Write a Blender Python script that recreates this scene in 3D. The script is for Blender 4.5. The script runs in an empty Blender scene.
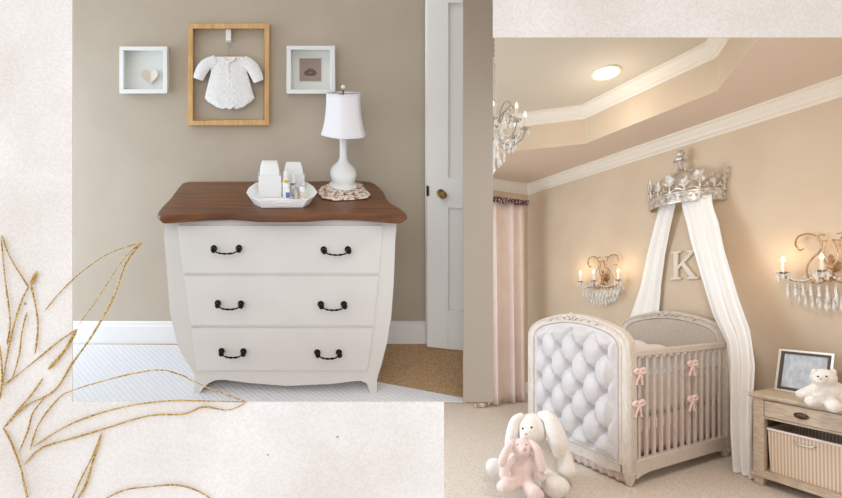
import bpy, bmesh, math, random
from mathutils import Vector, Matrix, noise
random.seed(4)
PI = math.pi
S = bpy.context.scene
COL = S.collection

# ------------------------------------------------------------------ camera
EYE, FPX, CX, HY = 1.25, 420.0, 421.0, 295.0
cam = bpy.data.cameras.new('camera'); camo = bpy.data.objects.new('camera', cam); COL.objects.link(camo)
camo.location = (0, 0, EYE); camo.rotation_euler = (PI/2, 0, 0)
cam.sensor_width = 36; cam.lens = FPX/842*36; cam.shift_y = (HY-249)/842; cam.clip_start = .05
S.camera = camo
S.view_settings.view_transform = 'Standard'; S.view_settings.look = 'None'
S.view_settings.exposure = 0.0; S.view_settings.gamma = 1.0; S.view_settings.use_curve_mapping = False

# ------------------------------------------------------------------ spaces
# nursery with the crib: axes v (away-right, the window wall runs along it) and u (away-left, the crib wall runs along it)
DL = (-.4557, .8902); DR = (.8902, .4557)
ANG = math.atan2(DR[1], DR[0])
def R(p):                                   # (v,u,z) -> world
    v, u, z = p
    return Vector((u*DL[0]+v*DR[0], u*DL[1]+v*DR[1], z))
def pv(px, py, V):                          # point of the plane v=V seen along a direction
    d = (px-CX)/FPX; Y = V/(.8902*d+.4557)
    return (V, Y*(.8902-.4557*d), EYE+(HY-py)/FPX*Y)
def pu(px, py, U):
    d = (px-CX)/FPX; Y = U/(.8902-.4557*d)
    return (Y*(.8902*d+.4557), U, EYE+(HY-py)/FPX*Y)
def W(p): return Vector(p)
def P(px, py, Y): return ((px-CX)/FPX*Y, Y, EYE+(HY-py)/FPX*Y)
# nursery with the dresser: a raked shadow-box set, its floor and dresser top slope down toward the viewer
YW, RA, RB = 2.2, .39, .583
def L(p):                                   # (x, d, z), d = distance in front of the back wall
    x, d, z = p
    return Vector((x+RA*d, YW-d, z-RB*d))
def lp(px, py, d):
    Y = YW-d
    return ((px-CX)/FPX*Y-RA*d, d, EYE+(HY-py)/FPX*Y+RB*d)
def lt(px, py, zt):                         # point of the raked level zt
    k = (HY-py)/FPX
    d = (EYE+k*YW-zt)/(k-RB)
    return ((px-CX)/FPX*(YW-d)-RA*d, d, zt)

# ------------------------------------------------------------------ materials
def lin(c):
    return tuple((x/255/12.92 if x/255 <= .04045 else ((x/255+.055)/1.055)**2.4) for x in c)
def mat(name, c, rough=.6, metal=0, c2=None, scale=20, bump=0, bscale=None, emit=None, estr=0, trans=0, ior=1.45, sheen=0, detail=4, stretch=None, alpha=1, lo=.35, hi=.65, coat=0):
    m = bpy.data.materials.new(name); m.use_nodes = True
    nt = m.node_tree; b = nt.nodes['Principled BSDF']
    b.inputs['Base Color'].default_value = (*lin(c), 1)
    b.inputs['Roughness'].default_value = rough; b.inputs['Metallic'].default_value = metal
    b.inputs['IOR'].default_value = ior
    if trans: b.inputs['Transmission Weight'].default_value = trans
    if sheen: b.inputs['Sheen Weight'].default_value = sheen
    if coat: b.inputs['Coat Weight'].default_value = coat
    if alpha < 1: b.inputs['Alpha'].default_value = alpha
    if emit: b.inputs['Emission Color'].default_value = (*lin(emit), 1); b.inputs['Emission Strength'].default_value = estr
    if c2 or bump:
        tc = nt.nodes.new('ShaderNodeTexCoord'); mp = nt.nodes.new('ShaderNodeMapping')
        nt.links.new(tc.outputs['Object'], mp.inputs['Vector'])
        if stretch: mp.inputs['Scale'].default_value = stretch
    if c2:
        n = nt.nodes.new('ShaderNodeTexNoise'); n.inputs['Scale'].default_value = scale; n.inputs['Detail'].default_value = detail
        r = nt.nodes.new('ShaderNodeValToRGB')
        r.color_ramp.elements[0].position = lo; r.color_ramp.elements[1].position = hi
        r.color_ramp.elements[0].color = (*lin(c), 1); r.color_ramp.elements[1].color = (*lin(c2), 1)
        nt.links.new(mp.outputs[0], n.inputs['Vector']); nt.links.new(n.outputs['Fac'], r.inputs['Fac'])
        nt.links.new(r.outputs[0], b.inputs['Base Color'])
    if bump:
        n = nt.nodes.new('ShaderNodeTexNoise'); n.inputs['Scale'].default_value = bscale or scale; n.inputs['Detail'].default_value = 3
        bp = nt.nodes.new('ShaderNodeBump'); bp.inputs['Strength'].default_value = bump; bp.inputs['Distance'].default_value = .004
        nt.links.new(mp.outputs[0], n.inputs['Vector']); nt.links.new(n.outputs['Fac'], bp.inputs['Height'])
        nt.links.new(bp.outputs[0], b.inputs['Normal'])
    return m

M = {}
M['taupe_wall'] = mat('taupe_paint', (191, 178, 160), .85, c2=(184, 171, 153), scale=3, bump=.1, bscale=160)
M['taupe_post'] = mat('taupe_board', (178, 165, 150), .9)
M['white_trim'] = mat('white_trim_paint', (232, 230, 228), .5)
M['door'] = mat('door_paint', (244, 243, 240), .45)
M['brass'] = mat('aged_brass', (150, 118, 70), .3, 1, c2=(100, 76, 44), scale=40)
M['frame_white'] = mat('frame_white_paint', (238, 238, 236), .5)
M['mat_board'] = mat('mount_board', (226, 228, 222), .8)
M['oak'] = mat('pale_oak', (222, 182, 126), .5, c2=(200, 156, 98), scale=14, stretch=(3, 3, .6), detail=6)
M['orange_wood'] = mat('orange_hanger_wood', (205, 120, 60), .5)
M['knit'] = mat('white_knit', (246, 245, 243), .95, c2=(234, 232, 230), scale=150, bump=.7, bscale=170, stretch=(1.6, 1, .5), lo=.4, hi=.6)
M['heart'] = mat('cream_card', (226, 216, 198), .8)
M['print'] = mat('taupe_print', (160, 144, 134), .8)
M['print_dark'] = mat('dark_print_ink', (112, 92, 84), .8)
M['dresser'] = mat('dresser_white_lacquer', (221, 216, 212), .42, c2=(217, 212, 207), scale=5)
M['dresser_gap'] = mat('drawer_groove', (176, 168, 160), .7)
M['black_metal'] = mat('black_iron', (26, 24, 26), .25, .8)
M['lamp_white'] = mat('lamp_ceramic', (240, 240, 238), .25)
M['shade'] = mat('lamp_shade_fabric', (244, 242, 246), .9)
M['rug'] = None
M['tray'] = mat('tray_white', (250, 249, 247), .4)
M['box_white'] = mat('caddy_white', (240, 240, 240), .6)
M['nappy'] = mat('nappy_white', (246, 246, 244), .9, bump=.5, bscale=60)
M['clear'] = mat('clear_glass', (250, 250, 250), .03, trans=1, ior=1.35)
M['yellow'] = mat('yellow_label', (226, 190, 40), .5)
M['blue'] = mat('blue_label', (96, 122, 190), .5)
M['peach'] = mat('peach_cream', (240, 214, 196), .5)
M['marbled'] = mat('marbled_cloth', (238, 226, 214), .8, c2=(150, 92, 64), scale=60, lo=.45, hi=.62, bump=.5)
M['r_wall'] = mat('cream_peach_paint', (219, 199, 174), .9, c2=(211, 190, 165), scale=2.2, bump=.05, bscale=90)
M['r_ceiling'] = mat('ceiling_paint', (226, 206, 188), .92, bump=.25, bscale=120)
M['r_tray'] = mat('tray_ceiling_paint', (216, 206, 190), .92, bump=.25, bscale=120)
M['crown_trim'] = mat('cornice_paint', (236, 226, 212), .6)
M['curtain'] = mat('blush_curtain', (243, 226, 218), .9, c2=(237, 216, 208), scale=4, sheen=.3)
M['ruffle'] = mat('dark_floral_band', (96, 62, 54), .9, c2=(220, 200, 190), scale=55, lo=.5, hi=.62)
M['rod'] = mat('rod_cream', (230, 214, 196), .5)
M['crib_wood'] = mat('limewashed_wood', (226, 214, 202), .6, c2=(202, 187, 173), scale=22, stretch=(6, 6, 1), bump=.25, bscale=50, lo=.3, hi=.75)
M['ns_wood'] = mat('weathered_wood', (216, 198, 176), .65, c2=(194, 173, 150), scale=18, stretch=(5, 1, 5), bump=.25, bscale=50)
M['tuft'] = mat('silver_grey_velvet', (214, 207, 205), .5, c2=(205, 198, 197), scale=8, sheen=.4, bump=.15, bscale=120)
M['taupe_fabric'] = mat('taupe_linen', (208, 196, 182), .9, c2=(196, 183, 168), scale=70, bump=.3, bscale=200)
M['ruffle_pink'] = mat('dusty_pink_cotton', (206, 182, 172), .95)
M['bedding'] = mat('blush_white_cotton', (244, 230, 226), .95, bump=.3, bscale=25)
M['bumper'] = mat('pinkish_bumper', (218, 202, 194), .95, bump=.3, bscale=40)
M['bumper_top'] = mat('white_bumper_ruffle', (238, 236, 240), .95, bump=.3, bscale=50)
M['bow'] = mat('pink_satin', (246, 214, 206), .45, sheen=.4)
M['plush'] = mat('ivory_plush', (250, 244, 236), 1, c2=(242, 234, 224), scale=60, bump=.8, bscale=150, sheen=.5)
M['plush_pink'] = mat('pink_plush', (246, 226, 219), 1, c2=(241, 218, 210), scale=60, bump=.8, bscale=150, sheen=.5)
M['nose'] = mat('pink_nose', (226, 176, 176), .7)
M['eye'] = mat('dark_bead', (60, 50, 52), .25)
M['voile'] = mat('white_voile', (252, 248, 243), .9, alpha=.96)
M['silver'] = mat('antique_silver', (236, 230, 222), .34, .45, c2=(176, 164, 150), scale=30, bump=.5, bscale=60)
M['letter'] = mat('cream_letter_paint', (228, 216, 198), .6)
M['bronze'] = mat('bronze_scroll', (196, 164, 128), .4, .5, c2=(150, 116, 84), scale=40)
M['candle'] = mat('ivory_candle', (244, 234, 214), .6)
M['bulb'] = mat('lit_bulb', (255, 240, 210), .3, emit=(255, 214, 150), estr=14)
M['candle_bulb'] = mat('frosted_bulb', (248, 244, 236), .3, emit=(255, 236, 205), estr=1.2)
M['crystal'] = mat('cut_crystal', (255, 254, 252), .04, trans=.3, ior=1.5)
M['chrome'] = mat('grey_silver_metal', (196, 190, 182), .25, .7)
M['light'] = mat('downlight_lens', (255, 250, 240), .4, emit=(255, 248, 232), estr=5)
M['basket'] = mat('striped_liner', (230, 208, 184), .9)
M['dark'] = mat('dark_pull', (70, 48, 40), .4, .5, c2=(110, 84, 70), scale=80)
M['mirror_pic'] = mat('silvery_print', (176, 182, 190), .25, c2=(206, 210, 216), scale=6, stretch=(1, 5, 3))
M['frame_silver'] = mat('silver_frame', (206, 196, 178), .35, .5)
M['frame_dark'] = mat('dark_frame_band', (86, 70, 58), .5)
M['gold'] = mat('glitter_gold', (240, 204, 124), .4, .3, c2=(150, 106, 36), scale=260, lo=.42, hi=.58, bump=.8, bscale=400)

def tree(m): return m.node_tree, m.node_tree.nodes, m.node_tree.links
def paper_material():
    m = mat('handmade_paper', (240, 235, 231), .95)
    nt, N, K = tree(m); b = N['Principled BSDF']
    tc = N.new('ShaderNodeTexCoord')
    n1 = N.new('ShaderNodeTexNoise'); n1.inputs['Scale'].default_value = 2.2; n1.inputs['Detail'].default_value = 6
    n2 = N.new('ShaderNodeTexNoise'); n2.inputs['Scale'].default_value = 130; n2.inputs['Detail'].default_value = 4
    K.new(tc.outputs['Object'], n1.inputs['Vector']); K.new(tc.outputs['Object'], n2.inputs['Vector'])
    r1 = N.new('ShaderNodeValToRGB'); r1.color_ramp.elements[0].position = .35; r1.color_ramp.elements[1].position = .62
    r1.color_ramp.elements[0].color = (*lin((232, 225, 219)), 1); r1.color_ramp.elements[1].color = (*lin((248, 244, 242)), 1)
    K.new(n1.outputs['Fac'], r1.inputs['Fac'])
    r2 = N.new('ShaderNodeValToRGB'); r2.color_ramp.elements[0].position = .38; r2.color_ramp.elements[1].position = .6
    r2.color_ramp.elements[0].color = (*lin((247, 244, 242)), 1); r2.color_ramp.elements[1].color = (1, 1, 1, 1)
    K.new(n2.outputs['Fac'], r2.inputs['Fac'])
    mx = N.new('ShaderNodeMixRGB'); mx.blend_type = 'MULTIPLY'; mx.inputs[0].default_value = 1
    K.new(r1.outputs[0], mx.inputs[1]); K.new(r2.outputs[0], mx.inputs[2])
    # scattered brown flecks
    vo = N.new('ShaderNodeTexVoronoi'); vo.inputs['Scale'].default_value = 9
    K.new(tc.outputs['Object'], vo.inputs['Vector'])
    lt_ = N.new('ShaderNodeMath'); lt_.operation = 'LESS_THAN'; lt_.inputs[1].default_value = .045
    K.new(vo.outputs['Distance'], lt_.inputs[0])
    sp = N.new('ShaderNodeSeparateColor'); K.new(vo.outputs['Color'], sp.inputs[0])
    gt = N.new('ShaderNodeMath'); gt.operation = 'GREATER_THAN'; gt.inputs[1].default_value = .6
    K.new(sp.outputs[0], gt.inputs[0])
    mu = N.new('ShaderNodeMath'); mu.operation = 'MULTIPLY'; K.new(lt_.outputs[0], mu.inputs[0]); K.new(gt.outputs[0], mu.inputs[1])
    mu2 = N.new('ShaderNodeMath'); mu2.operation = 'MULTIPLY'; mu2.inputs[1].default_value = .6; K.new(mu.outputs[0], mu2.inputs[0])
    m2 = N.new('ShaderNodeMixRGB'); m2.inputs[2].default_value = (*lin((120, 92, 74)), 1)
    K.new(mu2.outputs[0], m2.inputs[0]); K.new(mx.outputs[0], m2.inputs[1]); K.new(m2.outputs[0], b.inputs['Base Color'])
    bp = N.new('ShaderNodeBump'); bp.inputs['Strength'].default_value = .35; bp.inputs['Distance'].default_value = .002
    K.new(n2.outputs['Fac'], bp.inputs['Height']); K.new(bp.outputs[0], b.inputs['Normal'])
    return m
M['paper'] = paper_material()
def carpet(name, ca, cb, sc, bump=1.0):
    m = mat(name, ca, 1, c2=cb, scale=sc, lo=.38, hi=.62, detail=3, bump=bump, bscale=sc*1.2)
    return m
M['carpet_r'] = carpet('plush_carpet', (230, 217, 203), (208, 194, 178), 110)
M['carpet_l'] = carpet('brown_carpet', (196, 164, 126), (164, 132, 96), 130)
def rug_material():
    m = mat('woven_rug', (214, 214, 222), .95)
    nt, N, K = tree(m); b = N['Principled BSDF']
    tc = N.new('ShaderNodeTexCoord'); mp = N.new('ShaderNodeMapping'); mp.inputs['Rotation'].default_value = (0, 0, .6)
    K.new(tc.outputs['Object'], mp.inputs['Vector'])
    ws = []
    for d in ('X', 'Y'):
        w = N.new('ShaderNodeTexWave'); w.bands_direction = d; w.inputs['Scale'].default_value = 24 if d == 'X' else 20; w.inputs['Distortion'].default_value = .6
        K.new(mp.outputs[0], w.inputs['Vector']); ws.append(w)
    mu = N.new('ShaderNodeMath'); mu.operation = 'MULTIPLY'; K.new(ws[0].outputs['Fac'], mu.inputs[0]); K.new(ws[1].outputs['Fac'], mu.inputs[1])
    r = N.new('ShaderNodeValToRGB'); r.color_ramp.elements[0].position = .1; r.color_ramp.elements[1].position = .5
    r.color_ramp.elements[0].color = (*lin((218, 217, 220)), 1); r.color_ramp.elements[1].color = (*lin((234, 231, 230)), 1)
    K.new(mu.outputs[0], r.inputs['Fac']); K.new(r.outputs[0], b.inputs['Base Color'])
    bp = N.new('ShaderNodeBump'); bp.inputs['Strength'].default_value = .6; bp.inputs['Distance'].default_value = .003
    K.new(mu.outputs[0], bp.inputs['Height']); K.new(bp.outputs[0], b.inputs['Normal'])
    return m
M['rug'] = rug_material()
def dresser_top_material():
    m = mat('walnut_stained_top', (122, 72, 30), .4, c2=(86, 47, 18), scale=7, stretch=(.5, 6, 6), detail=6, coat=.1)
    return m
M['walnut'] = dresser_top_material()
def stripe_material():
    m = mat('striped_basket_liner', (226, 204, 178), .9)
    nt, N, K = tree(m); b = N['Principled BSDF']
    tc = N.new('ShaderNodeTexCoord'); w = N.new('ShaderNodeTexWave'); w.bands_direction = 'Y'; w.inputs['Scale'].default_value = 18
    K.new(tc.outputs['Object'], w.inputs['Vector'])
    r = N.new('ShaderNodeValToRGB'); r.color_ramp.elements[0].position = .35; r.color_ramp.elements[1].position = .65
    r.color_ramp.elements[0].color = (*lin((212, 184, 156)), 1); r.color_ramp.elements[1].color = (*lin((240, 222, 202)), 1)
    K.new(w.outputs['Fac'], r.inputs['Fac']); K.new(r.outputs[0], b.inputs['Base Color'])
    return m
M['basket'] = stripe_material()

# ------------------------------------------------------------------ objects
RM = {}                                      # world matrix of every root
def _reg(o, m): RM[o.name] = m
def thing(name, label, cat, world=(0, 0, 0), rotz=0, group=None):
    o = bpy.data.objects.new(name, None); COL.objects.link(o)
    o.empty_display_size = .05
    o.location = world; o.rotation_euler = (0, 0, rotz)
    o['label'] = label; o['category'] = cat
    if group: o['group'] = group
    _reg(o, Matrix.Translation(Vector(world)) @ Matrix.Rotation(rotz, 4, 'Z'))
    return o
def tR(name, label, cat, vuz, group=None): return thing(name, label, cat, R(vuz), ANG, group)
def tL(name, label, cat, xdz, group=None): return thing(name, label, cat, L(xdz), 0, group)
def copy_tree(o, parent=None):
    c = o.copy(); COL.objects.link(c)
    if parent: c.parent = parent
    for ch in list(o.children): copy_tree(ch, c)
    return c

class MB:
    def __init__(s, sp=W): s.v = []; s.f = []; s.sp = sp
    def add(s, vs, fs):
        n = len(s.v); s.v += [tuple(a) for a in vs]; s.f += [tuple(i+n for i in f) for f in fs]; return s
    def box(s, a, b):
        (x0, y0, z0), (x1, y1, z1) = a, b
        return s.add([(x0,y0,z0),(x1,y0,z0),(x1,y1,z0),(x0,y1,z0),(x0,y0,z1),(x1,y0,z1),(x1,y1,z1),(x0,y1,z1)],
                     [(0,3,2,1),(4,5,6,7),(0,1,5,4),(1,2,6,5),(2,3,7,6),(3,0,4,7)])
    def quadbox(s, c4, off):                 # four points plus an offset vector
        q = [Vector(p) for p in c4]; o = Vector(off)
        return s.add(q+[p+o for p in q], [(0,3,2,1),(4,5,6,7),(0,1,5,4),(1,2,6,5),(2,3,7,6),(3,0,4,7)])
    def prism(s, poly, off):                 # planar polygon (3d points) extruded
        n = len(poly); q = [Vector(p) for p in poly]; o = Vector(off)
        return s.add(q+[p+o for p in q], [tuple(range(n))[::-1], tuple(range(n, 2*n))]+[(i, (i+1) % n, n+(i+1) % n, n+i) for i in range(n)])
    def rings(s, rings, cap=True, closed=True):
        n = len(rings[0]); vs = [p for r in rings for p in r]; fs = []
        for j in range(len(rings)-1):
            for i in range(n if closed else n-1):
                a = j*n+i; b = j*n+(i+1) % n
                fs.append((a, b, b+n, a+n))
        if cap and closed:
            fs.append(tuple(range(n))[::-1]); fs.append(tuple(range((len(rings)-1)*n, len(rings)*n)))
        return s.add(vs, fs)
    def lathe(s, c, prof, n=24, axis=(0, 0, 1)):
        c = Vector(c); ax = Vector(axis).normalized(); q = Vector((0, 0, 1)).rotation_difference(ax)
        rs = [[c+q @ Vector((max(r, 1e-4)*math.cos(2*PI*i/n), max(r, 1e-4)*math.sin(2*PI*i/n), z)) for i in range(n)] for r, z in prof]
        return s.rings(rs)
    def ball(s, c, r, rot=None, nu=16, nv=10):
        c = Vector(c); r = r if hasattr(r, '__len__') else (r, r, r)
        rs = []
        for j in range(nv+1):
            t = PI*j/nv; sr = max(math.sin(t), 1e-3)
            ring = []
            for i in range(nu):
                p = Vector((r[0]*sr*math.cos(2*PI*i/nu), r[1]*sr*math.sin(2*PI*i/nu), -r[2]*math.cos(t)))
                if rot: p = rot @ p
                ring.append(c+p)
            rs.append(ring)
        return s.rings(rs)
    def tube(s, pts, r, n=8, cap=True, flat=None):
        pts = [Vector(p) for p in pts]; m = len(pts)
        rr = r if hasattr(r, '__len__') else [r]*m
        rs = []; up = None
        for i, p in enumerate(pts):
            t = (pts[min(i+1, m-1)]-pts[max(i-1, 0)]).normalized()
            if up is None: up = t.orthogonal().normalized()
            up = (up-t*up.dot(t)).normalized(); w = t.cross(up)
            rs.append([p+(up*math.cos(2*PI*k/n)+w*math.sin(2*PI*k/n))*rr[i] for k in range(n)])
        return s.rings(rs, cap)
    def grid(s, f, nu, nv, thick=None):
        vs = [f(i/nu, j/nv) for j in range(nv+1) for i in range(nu+1)]
        fs = [(j*(nu+1)+i, j*(nu+1)+i+1, (j+1)*(nu+1)+i+1, (j+1)*(nu+1)+i) for j in range(nv) for i in range(nu)]
        return s.add(vs, fs)
    def build(s, name, m, parent=None, bevel=0, smooth=30, label=None, solid=0, remesh=0, origin=None, subsurf=0):
        if parent is not None:
            root = parent
            while root.parent: root = root.parent
            inv = RM[root.name].inverted()
            M4 = None
        else:
            pts = [s.sp(p) for p in s.v]
            if origin is None:
                lo = [min(p[k] for p in pts) for k in range(3)]; hi = [max(p[k] for p in pts) for k in range(3)]
                origin = Vector(((lo[0]+hi[0])/2, (lo[1]+hi[1])/2, lo[2]))
            rz = ANG if s.sp is R else 0
            M4 = Matrix.Translation(Vector(origin)) @ Matrix.Rotation(rz, 4, 'Z'); inv = M4.inverted()
        me = bpy.data.meshes.new(name)
        me.from_pydata([inv @ s.sp(p) for p in s.v], [], s.f)
        bm = bmesh.new(); bm.from_mesh(me)
        bmesh.ops.remove_doubles(bm, verts=bm.verts, dist=1e-5)
        bmesh.ops.recalc_face_normals(bm, faces=bm.faces); bm.to_mesh(me); bm.free()
        me.materials.append(m)
        me.polygons.foreach_set('use_smooth', [True]*len(me.polygons))
        if smooth < 180: me.set_sharp_from_angle(angle=math.radians(smooth))
        o = bpy.data.objects.new(name, me); COL.objects.link(o)
        if parent is not None: o.parent = parent
        else: o.matrix_world = M4; _reg(o, M4)
        if solid:
            md = o.modifiers.new('solid', 'SOLIDIFY'); md.thickness = solid; md.offset = 0
        if remesh:
            md = o.modifiers.new('remesh', 'REMESH'); md.mode = 'VOXEL'; md.voxel_size = remesh; md.use_smooth_shade = True
            md = o.modifiers.new('smooth', 'SMOOTH'); md.iterations = 6; md.factor = .6
        if bevel:
            md = o.modifiers.new('bevel', 'BEVEL'); md.width = bevel; md.segments = 2; md.limit_method = 'ANGLE'; md.angle_limit = math.radians(40)
        if subsurf:
            md = o.modifiers.new('sub', 'SUBSURF'); md.levels = md.render_levels = subsurf
        if label: o['label'] = label
        return o
def tag(o, label, cat, group=None):
    o['label'] = label; o['category'] = cat
    if group: o['group'] = group
    return o
def struct(o): o['kind'] = 'structure'; return o
def clip(o):                                 # the crib nursery's ceiling stops at the partition of the other room
    bm = bmesh.new(); bm.from_mesh(o.data); mw = RM[o.name]; inv = mw.inverted(); i3 = inv.to_3x3()
    pt = Vector((.165*2, 2, 0)); no = Vector((1, -.165, 0)).normalized()
    for co, nn in ((Vector((0, 2.32, 0)), Vector((0, 1, 0))), (pt, no)):
        bmesh.ops.bisect_plane(bm, geom=bm.verts[:]+bm.edges[:]+bm.faces[:], plane_co=inv @ co, plane_no=i3 @ nn)
    dead = []
    for f in bm.faces:
        c = mw @ f.calc_center_median()
        if c.y < 2.32 and (c-pt).dot(no) < 0: dead.append(f)
    bmesh.ops.delete(bm, geom=dead, context='FACES'); bm.to_mesh(o.data); bm.free(); return o
def interp(tab, x):
    if x <= tab[0][0]: return tab[0][1]
    for (a, fa), (b, fb) in zip(tab, tab[1:]):
        if x <= b: return fa+(fb-fa)*(x-a)/(b-a)
    return tab[-1][1]
def spline(pts, n=8):
    P_ = [Vector(p) for p in pts]; out = []
    for i in range(len(P_)-1):
        p0 = P_[max(i-1, 0)]; p1 = P_[i]; p2 = P_[i+1]; p3 = P_[min(i+2, len(P_)-1)]
        for k in range(n):
            t = k/n
            out.append(.5*((2*p1)+(p2-p0)*t+(2*p0-5*p1+4*p2-p3)*t*t+(3*p1-p0-3*p2+p3)*t**3))
    out.append(P_[-1]); return out

# ================================================================== paper sheet with two openings
YS = 1.30
def sheet():
    # cells in metres on the sheet plane; openings: dresser nursery, crib nursery
    k = YS/FPX
    xs = [(p-CX)*k for p in (-600, 72, 444, 493, 910, 1300)]
    zs = [EYE+(HY-p)*k for p in (700, 560, 402, 37, -60, -330)]
    hole = set()
    for i in (1, 2): hole |= {(i, 2), (i, 3)}          # x 72-493, y -60..402
    hole |= {(3, 1), (3, 2), (2, 1)}                   # crib nursery
    m = MB()
    vs = []; th = .004
    n = len(xs); F = []
    for y in (YS, YS+th):
        for z in zs:
            for x in xs: vs.append((x, y, z))
    def idx(i, j, l): return l*n*len(zs)+j*n+i
    cells = {(i, j) for i in range(5) for j in range(5)}-hole
    for (i, j) in cells:
        F.append((idx(i, j, 0), idx(i+1, j, 0), idx(i+1, j+1, 0), idx(i, j+1, 0)))
        F.append((idx(i, j, 1), idx(i, j+1, 1), idx(i+1, j+1, 1), idx(i+1, j, 1)))
        for (di, dj, a, b) in ((-1, 0, (0, 0), (0, 1)), (1, 0, (1, 0), (1, 1)), (0, -1, (0, 0), (1, 0)), (0, 1, (0, 1), (1, 1))):
            if (i+di, j+dj) not in cells:
                p = (i+a[0], j+a[1]); q = (i+b[0], j+b[1])
                F.append((idx(*p, 0), idx(*q, 0), idx(*q, 1), idx(*p, 1)))
    m.add(vs, F)
    return struct(m.build('wall_front', M['paper'], smooth=10))
sheet()

# gold line-drawn leaves, bent wire in front of the sheet
GY = YS-.008
def gold(lines, parent, name, seed=0):
    m = MB()
    for pts, r0 in lines:
        path = spline([P(x, y, GY) for x, y in pts], 10)
        rr = []
        n = len(path)
        for i, p in enumerate(path):
            w = noise.noise(Vector((p.x*16+seed, p.z*16, 3.1)))*.5+.5
            e = min(1, i/4+.3, (n-1-i)/4+.3)
            rr.append(r0*(.4+1.0*w)*e*.0031)
        m.tube(path, rr, 6)
    return m.build(name, M['gold'], parent, smooth=60)
gl = thing('gold_leaf_drawing', 'gold glitter outline drawing of long pointed leaves on the cream paper', 'leaf decoration', P(12, 470, GY))
gold([([(3,427),(12,444),(21,469),(24,483),(28,500)], .9)], gl, 'stem')
gold([([(142,242),(126,263),(114,296),(93,334),(72,364),(54,391),(24,407),(5,427)], 1.0),
      ([(142,242),(108,254),(78,275),(57,296),(45,311)], .6),
      ([(141,243),(125,257),(99,296),(78,326)], .5)], gl, 'leaf', 1)
gold([([(77,329),(58,342),(41,356),(20,373),(0,388)], .8),
      ([(77,329),(65,350),(48,370)], 1.5), ([(43,378),(32,394),(18,410),(7,424)], .9)], gl, 'leaf', 2)
gold([([(2,235),(10,257),(26,283),(29,288)], .7), ([(1,236),(5,278),(10,320),(7,345)], .7),
      ([(37,271),(31,285)], 1.6), ([(31,285),(36,308),(38,329),(35,354)], .9),
      ([(29,286),(20,305),(10,342),(3,380),(0,400)], .8), ([(27,312),(22,332),(19,356),(12,380)], .7)], gl, 'leaf', 3)
gold([([(246,402),(214,390),(193,381),(181,375),(160,370),(131,374),(96,383),(74,390),(59,398),(39,424),(30,450)], .8)], gl, 'leaf', 4)
gold([([(246,402),(205,401),(166,401),(119,408),(71,424),(33,447)], .85),
      ([(246,402),(238,407),(226,410),(203,407),(184,414),(148,416),(104,429),(74,438),(42,448),(24,465)], .95)], gl, 'leaf', 5)
gold([([(102,432),(95,454),(86,484),(76,502)], 1.1), ([(102,433),(92,457),(80,481),(71,502)], .7)], gl, 'leaf', 6)
gold([([(103,500),(125,490),(148,487),(175,485),(196,490),(213,500)], .8)], gl, 'leaf', 7)
gold([([(28,404),(16,415),(4,427)], .7), ([(45,397),(33,413),(28,430),(19,453)], .7), ([(0,345),(2,375),(0,398)], .8)], gl, 'leaf', 8)

# ================================================================== NURSERY WITH THE DRESSER
ZF = lp(0, 342, 0)[2]
def lx(px, d=0): return lp(px, 0, d)[0]
X0, X1 = -2.6, lx(489)
TOPZ = lp(0, -150, 0)[2]
def lbox(m, x0, x1, d0, d1, z0, z1): return m.box((x0, d0, z0), (x1, d1, z1))
m = MB(L); lbox(m, X0, X1, -.06, 0, ZF-.05, TOPZ); struct(m.build('wall_back', M['taupe_wall']))
DFR = lt(0, 402, ZF)[1]
m = MB(L); m.add([(X0, -.06, ZF), (X1, -.06, ZF), (lt(490, 402, ZF)[0], DFR, ZF), (X0-.2, DFR, ZF), (X0, -.06, ZF-.06), (X1, -.06, ZF-.06), (lt(490, 402, ZF)[0], DFR, ZF-.006), (X0-.2, DFR, ZF-.006)],
      [(0,1,2,3),(4,7,6,5),(0,4,5,1),(1,5,6,2),(2,6,7,3),(3,7,4,0)])
struct(m.build('floor', M['carpet_l']))
# pale woven rug on the brown carpet
m = MB(L); T = ZF+.004
pts = [lt(60, 344, T), lt(185, 345, T), lt(352, 377, T), lt(464, 398, T), lt(466, 401.6, T), lt(-40, 401.6, T), lt(-40, 344, T)]
m.prism([(a, b, T) for a, b, c in pts], (0, 0, -.0036))
tag(m.build('woven_rug', M['rug']), 'pale grey-blue woven rug under the white dresser', 'rug')
# baseboard
m = MB(L); zb = lp(0, 321, 0)[2]; xd = lx(431)
m.prism([(X0, 0, ZF), (X0, .014, ZF), (X0, .014, zb-.022), (X0, .008, zb-.014), (X0, .008, zb-.006), (X0, 0, zb)], (xd-X0, 0, 0))
struct(m.build('baseboard_back', M['white_trim'], smooth=20))
# post between the two openings and the partition behind it
m = MB(); Yp = 1.80
a = P(463.3, 402, Yp); b = P(493, -150, Yp)
m.box((a[0], Yp, a[2]), (b[0], Yp+.015, b[2])); struct(m.build('wall_divider', M['taupe_post']))
# partition between the two rooms
m = MB(); q0 = P(488, 402, Yp+.015); q1 = P(488, 402, YW+.06)
m.quadbox([(q0[0], q0[1], L((0, YW-q0[1], ZF))[2]-.004), (q1[0], q1[1], ZF-.05), (q1[0], q1[1], TOPZ), (q0[0], q0[1], TOPZ)], (.008, 0, 0)); struct(m.build('wall_side', M['taupe_wall']))
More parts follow.
